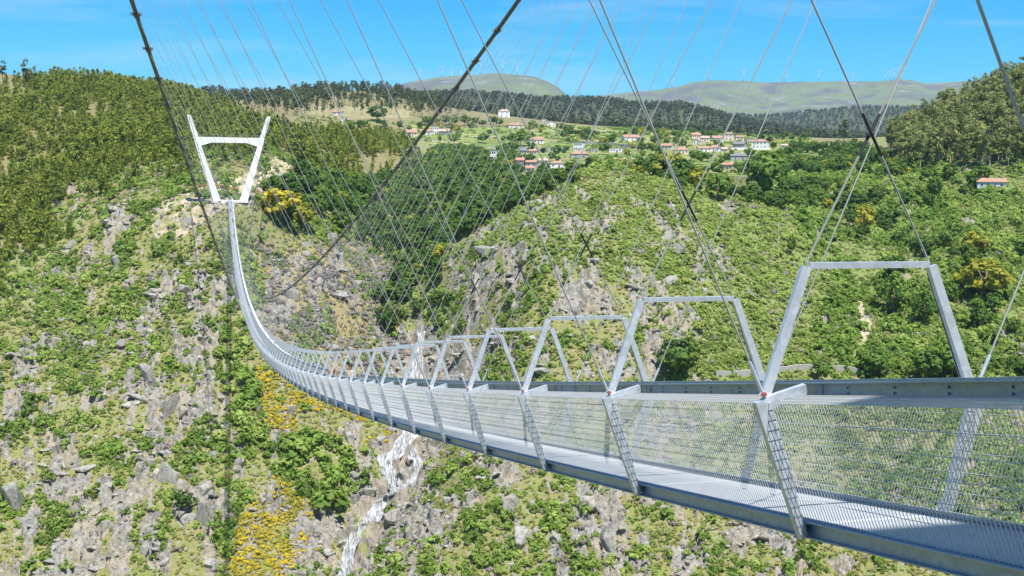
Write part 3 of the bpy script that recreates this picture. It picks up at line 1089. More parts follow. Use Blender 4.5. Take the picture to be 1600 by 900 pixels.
HOUSES = [
    (528, 181, 15, 'small white house with red roof below the pine hill', 'gable', 'roof', 'white_wall', 1),
    (538, 190, 12, 'low pale shed just below the small white hill house', 'flat', 'roof_pale', 'white_wall', 1),
    (641, 213, 18, 'long low orange roofed house beside the dark main cable', 'gable', 'roof', 'cream_wall', 1),
    (667, 211, 16, 'white cottage with orange roof just behind the dark main cable', 'gable', 'roof', 'white_wall', 1),
    (680, 210, 10, 'white flat roofed two storey house by the brown field', 'flat', 'roof_pale', 'white_wall', 2),
    (695, 211, 17, 'pale grey farm building, last in the row by the brown field', 'gable', 'roof_pale', 'stone_wall', 1),
    (787, 183, 18, 'white villa highest up against the dark forest', 'hip', 'roof_pale', 'white_wall', 2),
    (804, 201, 25, 'large house with broad red pyramid roof above the vines', 'hip', 'roof', 'cream_wall', 1),
    (850, 193, 11, 'cream gabled house, left of a close pair near the forest', 'gableside', 'roof_pale', 'cream_wall', 1),
    (861, 198, 14, 'white gabled house, right of a close pair near the forest', 'gableside', 'roof_pale', 'white_wall', 1),
    (771, 251, 12, 'narrow white house standing alone among ravine trees', 'flat', 'roof_pale', 'white_wall', 2),
    (838, 225, 22, 'white house with orange roof beside a round dark tree', 'gable', 'roof', 'white_wall', 1),
    (817, 242, 9, 'grey shed between the trees above the lower hamlet', 'gable', 'slate', 'stone_wall', 1),
    (833, 243, 12, 'small orange roofed hut above the lower hamlet', 'gable', 'roof', 'cream_wall', 1),
    (813, 259, 17, 'stone house with orange roof, leftmost of the lower hamlet', 'gable', 'roof', 'stone_wall', 1),
    (831, 262, 17, 'orange roofed stone house in the middle of the lower hamlet', 'gable', 'roof', 'stone_wall', 1),
    (848, 259, 13, 'pale roofed house at the back of the lower hamlet', 'gable', 'roof_pale', 'cream_wall', 1),
    (827, 271, 13, 'small house standing lowest of the hamlet by the trees', 'gable', 'roof', 'white_wall', 1),
    (870, 263, 21, 'pinkish roofed white house, rightmost of the lower hamlet', 'hip', 'roof', 'white_wall', 1),
    (868, 272, 9, 'tiny white annex just below the pinkish roofed house', 'flat', 'roof_pale', 'white_wall', 1),
    (905, 236, 15, 'white two storey house with three windows above an orange roof', 'flat', 'slate', 'white_wall', 2),
    (905, 248, 28, 'long stone house with broad orange roof beside the green terraces', 'hip', 'roof', 'stone_wall', 1),
    (985, 220, 25, 'long white hall with orange roof on the bank above the road', 'gable', 'roof', 'white_wall', 1),
    (963, 238, 20, 'whitewashed roofless looking house below the curved road wall', 'flat', 'roof_pale', 'white_wall', 1),
    (928, 239, 12, 'ruined grey stone house beside the road bend', 'flat', 'roof_pale', 'stone_wall', 1),
    (1043, 234, 18, 'low orange roofed building behind the yellow trees', 'gable', 'roof', 'cream_wall', 1),
    (1064, 241, 22, 'house with orange pyramid roof, nearest to the two round trees', 'hip', 'roof', 'cream_wall', 1),
    (1098, 238, 17, 'white walled low house with orange roof behind the round trees', 'gable', 'roof', 'white_wall', 1),
    (1116, 237, 20, 'house with tall orange pyramid roof beside the long white wall', 'hip', 'roof', 'white_wall', 1),
    (1087, 216, 14, 'orange roofed house at the top of the village, leftmost', 'gable', 'roof', 'cream_wall', 1),
    (1089, 226, 12, 'white gabled house half behind a round green tree', 'gableside', 'roof_pale', 'white_wall', 1),
    (1101, 221, 13, 'cream house with pale roof at the top of the village', 'gable', 'roof_pale', 'cream_wall', 1),
    (1120, 221, 16, 'white house with orange roof in the upper village row', 'gable', 'roof', 'white_wall', 1),
    (1139, 220, 14, 'two storey house with orange roof, tallest of the upper row', 'hip', 'roof', 'cream_wall', 2),
    (1131, 239, 9, 'small brown roofed outbuilding at the end of the white wall', 'gable', 'roof_pale', 'cream_wall', 1),
    (1156, 231, 18, 'grey stone house with dark slate roof above the white wall', 'gable', 'slate', 'stone_wall', 1),
    (1156, 219, 12, 'orange roofed house behind the slate roofed stone house', 'gable', 'roof', 'cream_wall', 1),
    (1172, 223, 13, 'low tan farm building right of the upper village row', 'flat', 'roof_pale', 'cream_wall', 1),
    (1188, 233, 25, 'big white two storey house with orange roof by the white wall', 'hip', 'roof', 'white_wall', 2),
    (1153, 251, 26, 'broad dark slate roofed house alone below the white wall', 'hip', 'slate', 'stone_wall', 1),
    (1138, 266, 17, 'grey barn with orange roof beside the bright meadow', 'gable', 'roof', 'stone_wall', 1),
    (1225, 233, 9, 'small white house half hidden by the dark tree row', 'gable', 'roof_pale', 'white_wall', 1),
]

# ------------------------------------------------------------------ plants
def cards(C, D, size, rng, tint, aspect=1.0, droop=0.0):
    """one leaf-cluster quad at each of the points C, turned roughly outwards along D"""
    n = len(C)
    nn = D + rng.normal(size=(n, 3)) * .38 + np.array([0, 0, .55])
    nn /= np.linalg.norm(nn, axis=1)[:, None]
    a = rng.normal(size=(n, 3))
    a[:, 2] *= 1 + droop * 2
    a -= nn * (a * nn).sum(1)[:, None]
    a /= np.linalg.norm(a, axis=1)[:, None]
    b = np.cross(nn, a)
    s = size * rng.uniform(0.6, 1.35, n)[:, None]
    V = np.stack([C - a * s * aspect, C - b * s * .62, C + a * s * aspect, C + b * s * .62], 1).reshape(-1, 3)
    F = np.arange(n * 4).reshape(n, 4)[:, ::-1]
    return V, F, np.repeat(tint, 4)


def crown(name, centres, radii, per, size, mat, seed, aspect=1.0, droop=0.0, flat=1.0):
    r = np.random.default_rng(seed)
    n = len(centres)
    d = r.normal(size=(n, per, 3))
    d /= np.linalg.norm(d, axis=2)[..., None]
    dn = d.copy()
    d *= r.uniform(0.55, 1.0, (n, per, 1)) ** 0.5
    d[..., 2] *= flat
    C = (np.asarray(centres)[:, None] + d * np.asarray(radii)[:, None, None]).reshape(-1, 3)
    mid = np.asarray(centres).mean(0) - np.array([0, 0, .3 * np.asarray(centres)[:, 2].std()])
    ow = C - mid
    ow /= np.linalg.norm(ow, axis=1)[:, None] + 1e-6
    dn = dn.reshape(-1, 3) * .55 + ow * .75
    ct = r.uniform(0, 1, n)
    tint = np.clip(np.repeat(ct, per) * 0.6 + r.uniform(0, 0.4, n * per), 0, 1)
    V, F, T = cards(C, dn.reshape(-1, 3), size, r, tint, aspect, droop)
    return mesh_np(name, V, F, [mat], attrs={'tint': ('POINT', 'FLOAT', T.astype(np.float32))})


def trunk(name, H, r0, limbs, mat, seed, lean=0.04):
    r = np.random.default_rng(seed)
    mb = MB()
    top = np.array([r.normal() * lean * H, r.normal() * lean * H, H])
    mid = top * .5 + np.array([r.normal() * .03 * H, r.normal() * .03 * H, 0])
    mb.tube([(0, 0, -0.8), (0, 0, 0.1), mid, top], [r0 * 1.3, r0, r0 * .65, r0 * .22], 7)
    for L in limbs:
        f = L[0]
        P = mid * (f / .5) if f < .5 else mid + (top - mid) * ((f - .5) / .5)
        Q = np.asarray(L[1], float)
        mb.tube([P, P * .45 + Q * .55 + np.array([0, 0, -.1]), Q], [r0 * .42, r0 * .3, r0 * .12], 5)
    return mb.mesh(name, mat, True)


TREES = {}


def proto_trees():
    r = np.random.default_rng(3)
    L = []
    for i in range(7):   # young eucalyptus: narrow, wispy
        H = 10.0
        n = 24
        f = r.uniform(0.12, 1.0, n)
        prof_ = np.sin(np.clip(f * 1.05, 0, 1) ** 0.75 * math.pi) * (1.55 + .35 * (i % 3)) + .15
        a = r.uniform(0, 2 * math.pi, n)
        q = r.uniform(.2, 1, n)
        c = np.stack([np.cos(a) * prof_ * q, np.sin(a) * prof_ * q, f * H], -1)
        cr = crown('crown', c, .55 + .45 * prof_ * .6, 13, .42, M['lf_euc'], 100 + i, 1.35, .7)
        tr = trunk('trunk', H * .96, .11, [], M['pale_bark'], 200 + i, .02)
        L.append((tr, cr, H))
    TREES['young'] = L
    L = []
    for i in range(6):   # tall eucalyptus: bare pale trunk, clumped crown
        H = 18.0
        n = 22 + 3 * (i % 3)
        f = r.uniform(.34, 1.0, n)
        w = (1 - np.abs(f - .68) / .42) * 3.1 + .5
        a = r.uniform(0, 2 * math.pi, n)
        q = r.uniform(.25, 1, n)
        c = np.stack([np.cos(a) * w * q, np.sin(a) * w * q, f * H], -1)
        cr = crown('crown', c, r.uniform(.8, 1.5, n), 19, .50, M['lf_gum'], 300 + i, 1.3, .6)
        tr = trunk('trunk', H * .95, .24, [(max(.25, ff - .16), p) for ff, p in zip(f[:9], c[:9])], M['pale_bark'], 400 + i, .03)
        L.append((tr, cr, H))
    TREES['gum'] = L
    for key, mt, H, rx, rz, per, sz, n, bk in (('oak', 'lf_oak', 8.0, 3.2, 2.9, 17, .50, 44, 'bark'), ('acacia', 'lf_acacia', 6.5, 2.7, 2.2, 17, .42, 36, 'bark')):
        L = []
        for i in range(6):
            d = r.normal(size=(n, 3))
            d /= np.linalg.norm(d, axis=1)[:, None]
            d *= r.uniform(.45, 1, (n, 1)) ** .5
            lob = 1 + .22 * np.sin(3 * np.arctan2(d[:, 1], d[:, 0]) + i) + .1 * r.normal(size=n)
            c = np.stack([d[:, 0] * rx * lob, d[:, 1] * rx * lob, H * .60 + d[:, 2] * rz * np.where(d[:, 2] < 0, .9, 1.0)], -1)
            cr = crown('crown', c, r.uniform(.55, 1.05, n) * rx / 3.2, per, sz, M[mt], 500 + i + n, 1.0, 0, .8)
            tr = trunk('trunk', H * .72, .22, [(.3 + .05 * j, c[j]) for j in range(7)], M[bk], 600 + i, .03)
            L.append((tr, cr, H))
        TREES[key] = L
    L = []
    for i in range(6):   # pines on the far hill
        H = 15.0
        n = 20
        f = r.uniform(.38 + .05 * (i % 3), 1.0, n)
        w = (1.05 - f) * 3.4 + .7
        a = r.uniform(0, 2 * math.pi, n)
        c = np.stack([np.cos(a) * w * r.uniform(.2, 1, n), np.sin(a) * w * r.uniform(.2, 1, n), f * H], -1)
        cr = crown('crown', c, r.uniform(.8, 1.4, n), 11, .62, M['lf_pine'], 700 + i, 1.1, 0, .7)
        tr = trunk('trunk', H * .97, .22, [], M['bark'], 800 + i, .015)
        L.append((tr, cr, H))
    TREES['pine'] = L
    L = []
    for i in range(5):   # crowns seen from kilometres away
        H = 13.0
        n = 9
        f = r.uniform(.2, 1.0, n)
        w = (1.1 - f) * 2.6 + .4
        a = r.uniform(0, 2 * math.pi, n)
        c = np.stack([np.cos(a) * w * .7, np.sin(a) * w * .7, f * H], -1)
        L.append((None, crown('crown', c, np.full(n, 1.5), 7, 1.25, M['lf_far'], 900 + i, 1.1), H))
    TREES['far'] = L


proto_trees()


def hidden_coll(name, meshes):
    c = bpy.data.collections.new(name)
    for i, me in enumerate(meshes):
        o = bpy.data.objects.new('%s_%02d' % (name, i), me)
        c.objects.link(o)
    return c


def scatter(name, P, scale, rot, idx, coll, label):
    """one object of uncountable plants: a point cloud that carries copies of a few shapes"""
    me = bpy.data.meshes.new(name)
    me.vertices.add(len(P))
    me.vertices.foreach_set('co', np.asarray(P, np.float32).ravel())
    for an, typ, v, key in (('scl', 'FLOAT_VECTOR', scale, 'vector'), ('rot', 'FLOAT_VECTOR', rot, 'vector'), ('pick', 'INT', idx, 'value')):
        a = me.attributes.new(an, typ, 'POINT')
        a.data.foreach_set(key, np.asarray(v, np.int32 if typ == 'INT' else np.float32).ravel())
    ng = bpy.data.node_groups.new(name, 'GeometryNodeTree')
    ng.interface.new_socket('Geometry', in_out='INPUT', socket_type='NodeSocketGeometry')
    ng.interface.new_socket('Geometry', in_out='OUTPUT', socket_type='NodeSocketGeometry')
    N = ng.nodes.new
    gi, go = N('NodeGroupInput'), N('NodeGroupOutput')
    ci = N('GeometryNodeCollectionInfo')
    ci.inputs['Collection'].default_value = coll
    ci.inputs['Separate Children'].default_value = True
    ci.inputs['Reset Children'].default_value = True
    ip = N('GeometryNodeInstanceOnPoints')
    ip.inputs['Pick Instance'].default_value = True

    def na(nm, typ):
        q = N('GeometryNodeInputNamedAttribute')
        q.data_type = typ
        q.inputs['Name'].default_value = nm
        return q.outputs['Attribute']

    l = ng.links.new
    mp = N('GeometryNodeMeshToPoints')
    l(gi.outputs[0], mp.inputs['Mesh'])
    l(mp.outputs[0], ip.inputs['Points'])
    l(ci.outputs[0], ip.inputs['Instance'])
    l(na('pick', 'INT'), ip.inputs['Instance Index'])
    l(na('rot', 'FLOAT_VECTOR'), ip.inputs['Rotation'])
    l(na('scl', 'FLOAT_VECTOR'), ip.inputs['Scale'])
    l(ip.outputs[0], go.inputs[0])
    o = obj(name, me)
    md = o.modifiers.new('scatter', 'NODES')
    md.node_group = ng
    tag(o, label, kind='stuff')
    return o


def rnd_pts(x0, x1, y0, y1, sp, r):
    nx, ny = int((x1 - x0) / sp), int((y1 - y0) / sp)
    X, Y = np.meshgrid(np.arange(nx), np.arange(ny))
    X = x0 + (X.ravel() + r.uniform(0, 1, nx * ny)) * sp
    Y = y0 + (Y.ravel() + r.uniform(0, 1, nx * ny)) * sp
    return X, Y


def visible(P, h, n=40, slack=1.5):
    """can the camera see the point h above P over the lie of the land"""
    T = P + np.array([0, 0, 1.0]) * np.asarray(h).reshape(-1, 1)
    ok = np.ones(len(P), bool)
    for f in np.linspace(0.35, 0.985, n):
        Q = EYE + (T - EYE) * f
        ok &= smooth_z(Q[:, 0], Q[:, 1]) < Q[:, 2] + slack
    return ok


def in_view(px, py, d, m=40):
    return (d > 5) & (px > -m) & (px < 1600 + m) & (py > -m) & (py < 900 + m)


def sample(poly, box, sp, r, dmin=0, dmax=1e9, hgt=6.0, seecheck=True):
    X, Y = rnd_pts(*box, sp, r)
    z = smooth_z(X, Y)
    px, py, d = proj(np.stack([X, Y, z], -1))
    ok = inpoly(px, py, poly) & (d > dmin) & (d < dmax) & in_view(px, py, d, 70)
    X, Y = X[ok], Y[ok]
    if len(X) == 0:
        return np.zeros((0, 3))
    gz_, rk_ = ground(X, Y)
    P = np.stack([X, Y, gz_], -1)
    if seecheck:
        P = P[visible(P, np.full(len(P), hgt))]
    return P


USED = set()


def where_label(head, px, py):
    for fmt in ('%s, %.0f%% across, %.0f%% down the photo', '%s, %.1f%% across, %.1f%% down the photo'):
        L = fmt % (head, px / 16, py / 9)
        if L not in USED:
            break
    k = 0
    while L in USED:
        k += 1
        L = fmt % (head, px / 16 + .1 * k, py / 9)
    USED.add(L)
    return L


NAMES = {'young': 'young_eucalyptus', 'gum': 'eucalyptus_tree', 'oak': 'oak_tree', 'acacia': 'blossoming_acacia', 'pine': 'pine_tree'}
STUFFN = {'young': 'eucalyptus_forest', 'gum': 'eucalyptus_forest', 'oak': 'broadleaf_woods', 'acacia': 'acacia_woods', 'pine': 'pine_forest'}
COLLS = {}


def put_tree(kind, P, s, rz, v, label, group, cat='tree', sxy=1.0):
    tr, cr, H = TREES[kind][v]
    e = empty(NAMES[kind], P, rz)
    e.scale = (s * sxy, s * sxy, s)
    obj('trunk', tr, e)
    obj('crown', cr, e)
    tag(e, label, cat, group)
    return e


def tree_stuff(kind, name, P, s, rz, v, label):
    key = kind
    if key not in COLLS:
        ms = []
        for tr, cr, H in TREES[kind]:
            ms.append(cr)
        COLLS[key] = hidden_coll('shape_' + kind, ms)
    n = len(P)
    rot = np.zeros((n, 3))
    rot[:, 2] = rz
    return scatter(name, P, np.repeat(s[:, None], 3, 1), rot, v, COLLS[key], label)


def forest_of(kind, P, smin, smax, most, head, group, stuff_label, r, scale_noise=0.0):
    n = len(P)
    s = r.uniform(smin, smax, n)
    if scale_noise:
        s *= 1 + scale_noise * fbm(P[:, 0], P[:, 1], 30, 2, 5)
    rz = r.uniform(0, 6.28, n)
    v = r.integers(0, len(TREES[kind]), n)
    px, py, d = proj(P + np.array([0, 0, .5]) * (s * TREES[kind][0][2])[:, None])
    size = s * TREES[kind][0][2] / d * FPX
    order = np.argsort(-size)
    inside = (px > 8) & (px < 1592) & (py > 5) & (py < 895)
    order = order[inside[order]]
    pick = order[:most]
    for i in pick:
        hd = head(s[i] / (.5 * (smin + smax)), px[i], py[i], v[i])
        put_tree(kind, P[i], s[i], rz[i], v[i], where_label(hd, px[i], py[i]), group)
    rest_ = np.setdiff1d(np.arange(n), pick)
    if len(rest_) and stuff_label:
        tree_stuff(kind, STUFFN[kind], P[rest_], s[rest_], rz[rest_], v[rest_], stuff_label)
    return len(pick), len(rest_)


# young eucalyptus on the left slope
YE = [(-120, 150), (0, 132), (60, 128), (140, 136), (240, 146), (300, 158), (380, 188), (470, 212), (560, 214), (640, 232), (655, 258), (560, 292), (462, 258),
      (438, 235), (330, 258), (285, 274), (230, 285), (195, 300), (150, 330), (110, 370), (60, 400), (35, 440), (12, 500), (-120, 520)]
P = sample(YE, (-190, 360, 500, 1200), 4.8, rng, 300, 1200, 8)
ex = proj(P)
keep = ~inpoly(ex[0], ex[1], SOIL)
P = P[keep]
gap = fbm(P[:, 0], P[:, 1], 34, 3, 71)
P = P[(gap > -0.16) | (rng.uniform(0, 1, len(P)) < .12)]
cnt = forest_of('young', P, .50, 1.42, 300, lambda s, px, py, v: ('slender ' if s < .93 else 'tall ' if s > 1.08 else '') + ('bushy olive' if v % 3 == 2 else 'olive') + ' young eucalyptus on the slope', 'young eucalyptus trees on the left slope', 'dense olive green young eucalyptus forest on the slope behind the white tower', rng, .35)
print('young', cnt)

# tall eucalyptus on the right ridge
GR = [(1395, 262), (1385, 228), (1430, 196), (1500, 172), (1600, 140), (1760, 110), (1760, 280), (1600, 262), (1560, 262), (1500, 280), (1440, 270)]
P = sample(GR, (250, 620, 440, 760), 6.4, rng, 380, 800, 14)
P = P[fbm(P[:, 0], P[:, 1], 26, 3, 72) > -.45]
cnt = forest_of('gum', P, .62, 1.35, 260, lambda s, px, py, v: ('short ' if s < .85 else 'tall ' if s > 1.1 else '') + 'grey-green eucalyptus on the ridge', 'tall eucalyptus trees on the right ridge', 'grey green eucalyptus wood on the steep ridge', rng)
print('gum', cnt)

# broadleaf trees: ravine, woods below the village, gardens
RAV = [(412, 300), (452, 270), (560, 296), (640, 268), (690, 240), (800, 250), (880, 272), (905, 285), (860, 302), (800, 335), (735, 372), (690, 395), (690, 440), (715, 520), (690, 530),
       (650, 506), (600, 530), (590, 480), (630, 430), (590, 395), (520, 352), (470, 340), (440, 350)]
BACK = [(880, 300), (960, 268), (1060, 275), (1090, 300), (1050, 310), (950, 300)]
OAK2 = [(1060, 300), (1075, 275), (1150, 270), (1235, 240), (1330, 232), (1400, 255), (1440, 290), (1400, 320), (1330, 330), (1260, 335), (1180, 330), (1130, 305)]
OAK3 = [(1250, 340), (1400, 320), (1460, 275), (1600, 272), (1600, 330), (1500, 320), (1400, 345), (1600, 400), (1600, 600), (1480, 600), (1480, 420), (1330, 370)]
Pa = sample(RAV, (-20, 330, 420, 900), 6.0, rng, 300, 900, 5)
X, Y = rnd_pts(150, 340, 508, 620, 5.6, rng)
zz = ground(X, Y)[0]
Pb = np.stack([X, Y, zz], -1)
bx, by, bd = proj(Pb)
Pb = Pb[(bx > 885) & (bx < 1085)]
Pb = Pb[visible(Pb, np.full(len(Pb), 9.0))]
bx = proj(Pb)[0]
Pb = Pb[rng.uniform(0, 1, len(Pb)) < .8]
Pc = sample(OAK2, (150, 520, 480, 950), 8.0, rng, 400, 950, 5)
Pc = Pc[fbm(Pc[:, 0], Pc[:, 1], 34, 2, 73) > -.02]
ex = proj(Pc)
Pc = Pc[~inpoly(ex[0], ex[1], MEADOW)]
Pd = sample(OAK3, (180, 480, 330, 620), 13.0, rng, 300, 700, 3)
Pd = Pd[fbm(Pd[:, 0], Pd[:, 1], 40, 2, 74) > -.12]
VIL = [(430, 215), (560, 190), (700, 200), (900, 200), (1250, 216), (1320, 232), (1320, 255), (1200, 262), (1060, 258), (900, 258), (700, 234), (560, 214)]
Pv = sample(VIL, (-100, 700, 740, 1500), 19.0, rng, 700, 1500, 4)
Pv = Pv[(rng.uniform(0, 1, len(Pv)) < .62) & (fbm(Pv[:, 0], Pv[:, 1], 60, 2, 79) > -.15)]
P = np.concatenate([Pa, Pb, Pc, Pd, Pv])
hx_, hy_, hd_ = proj(P)
clear_ = np.ones(len(P), bool)
for hpx, hpy, hw in [h[:3] for h in HOUSES] + [(1548, 296, 44)]:
    clear_ &= ~((np.abs(hx_ - hpx) < hw * .5 + 3600 / hd_) & (hy_ > hpy - 3) & (hy_ - 9500 / hd_ < hpy + 1))
grp_ = np.repeat(np.arange(5), [len(Pa), len(Pb), len(Pc), len(Pd), len(Pv)])
P, grp_ = P[clear_], grp_[clear_]
Pa, Pb, Pc, Pd, Pv = [P[grp_ == g] for g in range(5)]
yel = rng.uniform(0, 1, len(P)) < np.r_[np.full(len(Pa), .05), np.full(len(Pb), .30), np.full(len(Pc), .10), np.full(len(Pd), .07), np.full(len(Pv), .15)]
TONE = ['dark green', 'rounded green', 'dense green', 'leafy green', 'wide green', 'bushy green']


def oak_head(s, px, py, v):
    at_ = 'in the ravine' if px < 900 and py > 235 else 'behind the rocky hill' if px < 1090 and py > 235 else 'by the village gardens' if py < 240 else 'on the green slope'
    return ('small ' if s < .82 else 'large ' if s > 1.18 else '') + TONE[v] + ' tree ' + at_


cnt = forest_of('oak', P[~yel], .62, 1.25, 300, oak_head, 'broadleaf trees of the ravine and slopes', 'green broadleaf woods filling the ravine and the slope below the village', rng)
print('oak', cnt)
Py = P[yel]
cnt = forest_of('acacia', Py, .8, 1.3, 120, lambda s, px, py, v: ('small ' if s < .85 else '') + 'yellow-blossomed acacia ' + ('in the ravine' if px < 900 else 'on the slope'), 'yellow blossoming trees', None, rng)
print('acacia', cnt)

# trees one can pick out: kind, base pixel, height in pixels, width factor, label
SINGLES = [
    ('acacia', 1537, 472, 70, 1.25, 'large bright yellow-blossomed tree standing alone on the green slope, the bigger of two'),
    ('acacia', 1524, 402, 42, 1.2, 'smaller yellow-blossomed tree just above the big one on the green slope'),
    ('acacia', 1350, 365, 46, .8, 'yellowish slim tree on the slope seen through the crossed hangers'),
    ('acacia', 1090, 297, 36, 1.0, 'orange-tipped round tree beside the meadow below the village'),
    ('acacia', 436, 352, 58, 1.2, 'yellow-green bushy tree right of the white tower, upper of two'),
    ('acacia', 474, 360, 44, 1.1, 'yellow-green bushy tree right of the white tower, lower of two'),
    ('oak', 1198, 322, 88, .95, 'tall dark green tree rising beside the bright meadow'),
    ('oak', 1122, 312, 42, 1.2, 'round dark tree at the near edge of the bright meadow'),
    ('oak', 589, 190, 25, 1.6, 'dark spreading tree below the pine hill near the brown field'),
    ('oak', 813, 228, 26, 1.5, 'round dark tree in front of a white house among terraces'),
    ('oak', 832, 202, 14, 1.2, 'small round dark tree beside the pyramid roofed house'),
    ('oak', 1085, 252, 18, 1.3, 'left of two round dark trees on the terrace below the village'),
    ('oak', 1105, 253, 15, 1.3, 'right of two round dark trees on the terrace below the village'),
    ('oak', 1056, 590, 62, 1.3, 'large dark bush on the hill right above the bridge rail'),
    ('oak', 1395, 492, 66, .8, 'bright green tree with dark base framed by the nearest portal arch'),
    ('oak', 1443, 510, 56, .7, 'thin reddish-green tree framed by the nearest portal arch'),
    ('oak', 1366, 592, 46, 1.3, 'rounded bush below the stone terrace wall, inside the nearest arch'),
    ('oak', 1446, 600, 60, 1.1, 'pale green bushy tree at the nearest arch just above the rail'),
    ('oak', 1488, 600, 70, 1.0, 'dark leafy tree at the foot of the nearest arch'),
    ('oak', 1283, 598, 38, .9, 'dark bush growing against the stone terrace wall'),
    ('oak', 1236, 400, 34, .5, 'small dark columnar shrub tree on the rocky hill shoulder'),
    ('oak', 1395, 440, 40, .9, 'dark green tree above the nearest arch beam'),
    ('oak', 285, 462 + 350, 34, 1.0, 'small lone dark tree among rocks low on the slope'),
    ('pine', 40, 138, 44, 1.0, 'dark pine breaking the skyline above the eucalyptus slope, second of the row'),
    ('pine', 5, 136, 40, 1.0, 'dark pine at the picture edge breaking the skyline'),
    ('pine', 55, 136, 32, 1.0, 'third and shorter dark pine breaking the eucalyptus slope skyline'),
    ('pine', 1317, 236, 48, 1.2, 'dark pointed pine standing out before the village trees'),
]
for kd, px, py, hp, sx, lab in SINGLES:
    p = hit(px, py)
    d = proj(p[None])[2][0]
    s = hp / FPX * d / TREES[kd][0][2]
    put_tree(kd, p, s, (px * 7) % 6, (px + py) % len(TREES[kd]), lab, None, sxy=sx)

for kd, px, top, Y_, sx, lab in [('acacia', 893, 262, 520, .9, 'yellow-green tree where the knoll meets the ravine woods'), ('oak', 912, 250, 524, .9, 'green tree behind the left end of the knoll crest'),
                                 ('acacia', 940, 246, 520, .9, 'golden tree behind the knoll crest, left of two golden ones'), ('oak', 958, 247, 528, .8, 'pale green tree between the two golden trees behind the knoll'),
                                 ('acacia', 976, 244, 520, .9, 'golden tree behind the knoll crest, right of two golden ones'), ('oak', 1000, 244, 522, 1.0, 'dark green broad tree behind the middle of the knoll'),
                                 ('oak', 1022, 240, 528, .9, 'tall green tree behind the knoll right of the broad dark one'), ('acacia', 1046, 233, 526, .9, 'orange-brown tree, tallest behind the knoll crest'),
                                 ('oak', 1066, 246, 520, 1.0, 'dark tree behind the right shoulder of the knoll, first of three'), ('oak', 1084, 256, 518, 1.0, 'dark tree behind the right shoulder of the knoll, second of three'),
                                 ('oak', 1056, 262, 512, 1.0, 'lower dark tree tucked behind the right shoulder of the knoll')]:
    q = at_y(px, top, Y_)
    g = gz(q[0], q[1])
    s = max(.7, (q[2] - g) / TREES[kd][0][2])
    put_tree(kd, np.array([q[0], q[1], g]), s, px % 6, px % 6, lab, None, sxy=sx)
rows = [(660, 792, 197, 14, 9, 'dark tree in the row above the field'), (880, 936, 213, 9, 8, 'rounded tree in the clump by the road'), (1225, 1300, 238, 12, 9, 'dark tree by the white wall')]
for x0, x1, yb, hp, n, lab in rows:
    for i in range(n):
        px = x0 + (x1 - x0) * (i + rng.uniform(.2, .8)) / n
        p = hit(px, yb + rng.uniform(-2, 2))
        d = proj(p[None])[2][0]
        s = hp * rng.uniform(.85, 1.35) / FPX * d / 8.0
        put_tree('oak', p, s, px % 6, i % 6, where_label(lab, px, yb - hp / 2), 'trees in rows round the village', sxy=1.25)

# pines on the wooded hill
PH = [(330, 175), (400, 165), (440, 158), (500, 146), (600, 146), (660, 160), (740, 182), (650, 184), (560, 182), (480, 186), (400, 190)]
P = sample(PH, (-200, 420, 1080, 1750), 12.0, rng, 1000, 1800, 12)
ex = proj(P)
P = P[(~inpoly(ex[0], ex[1], SOIL2)) | (rng.uniform(0, 1, len(P)) < .35)]
cnt = forest_of('pine', P, .7, 1.25, 290, lambda s, px, py, v: ('short ' if s < .85 else 'tall ' if s > 1.12 else '') + 'dark pine on the wooded hill', 'pines on the hill behind the fields', 'dark pine forest on the hill behind the fields', rng)
print('pine', cnt)

# far forest
COLLS['far'] = hidden_coll('shape_far', [t[1] for t in TREES['far']])
X, Y = rnd_pts(-900, 3400, 1500, 5000, 17, rng)
rr = np.hypot(X - CX, Y)
aa = np.arctan2(X - CX, Y)
ok = (aa > -.2) & (aa < .72) & (rr > 1500) & (rr < 4900)
X, Y, rr = X[ok], Y[ok], rr[ok]
ok = (rr < 2850) | (rng.uniform(0, 1, len(rr)) < .55)
X, Y, rr = X[ok], Y[ok], rr[ok]
zz = smooth_z(X, Y)
clear = fbm(X, Y, 420, 3, 81)
ok = (clear > -.34) | (rr < 2300)
P = np.stack([X, Y, zz], -1)[ok]
ex = proj(P)
ok = in_view(*ex, 20)
P = P[ok]
P = P[visible(P, np.full(len(P), 14.0), 60, 6.0)]
n = len(P)
print('far trees', n)
rot = np.zeros((n, 3))
rot[:, 2] = rng.uniform(0, 6.28, n)
s = rng.uniform(.7, 1.25, n)
scatter('forest', P, np.repeat(s[:, None], 3, 1) * np.array([1.5, 1.5, .9]), rot, rng.integers(0, 5, n), COLLS['far'], 'dark far forest covering the ridges behind the village')


# ------------------------------------------------------------------ low shrubs, gorse, dry heath, tussocks
def dome(name, n, per, R, H, size, mat, seed, aspect=1.0, droop=0.0):
    r = np.random.default_rng(seed)
    a = r.uniform(0, 2 * math.pi, n)
    q = np.sqrt(r.uniform(0, 1, n)) * R
    z = H * (1 - (q / R) ** 2) * r.uniform(.55, 1.05, n) + .05
    c = np.stack([q * np.cos(a), q * np.sin(a), z], -1)
    return crown(name, c, np.full(n, R * .34), per, size, mat, seed + 1, aspect, droop, .8)


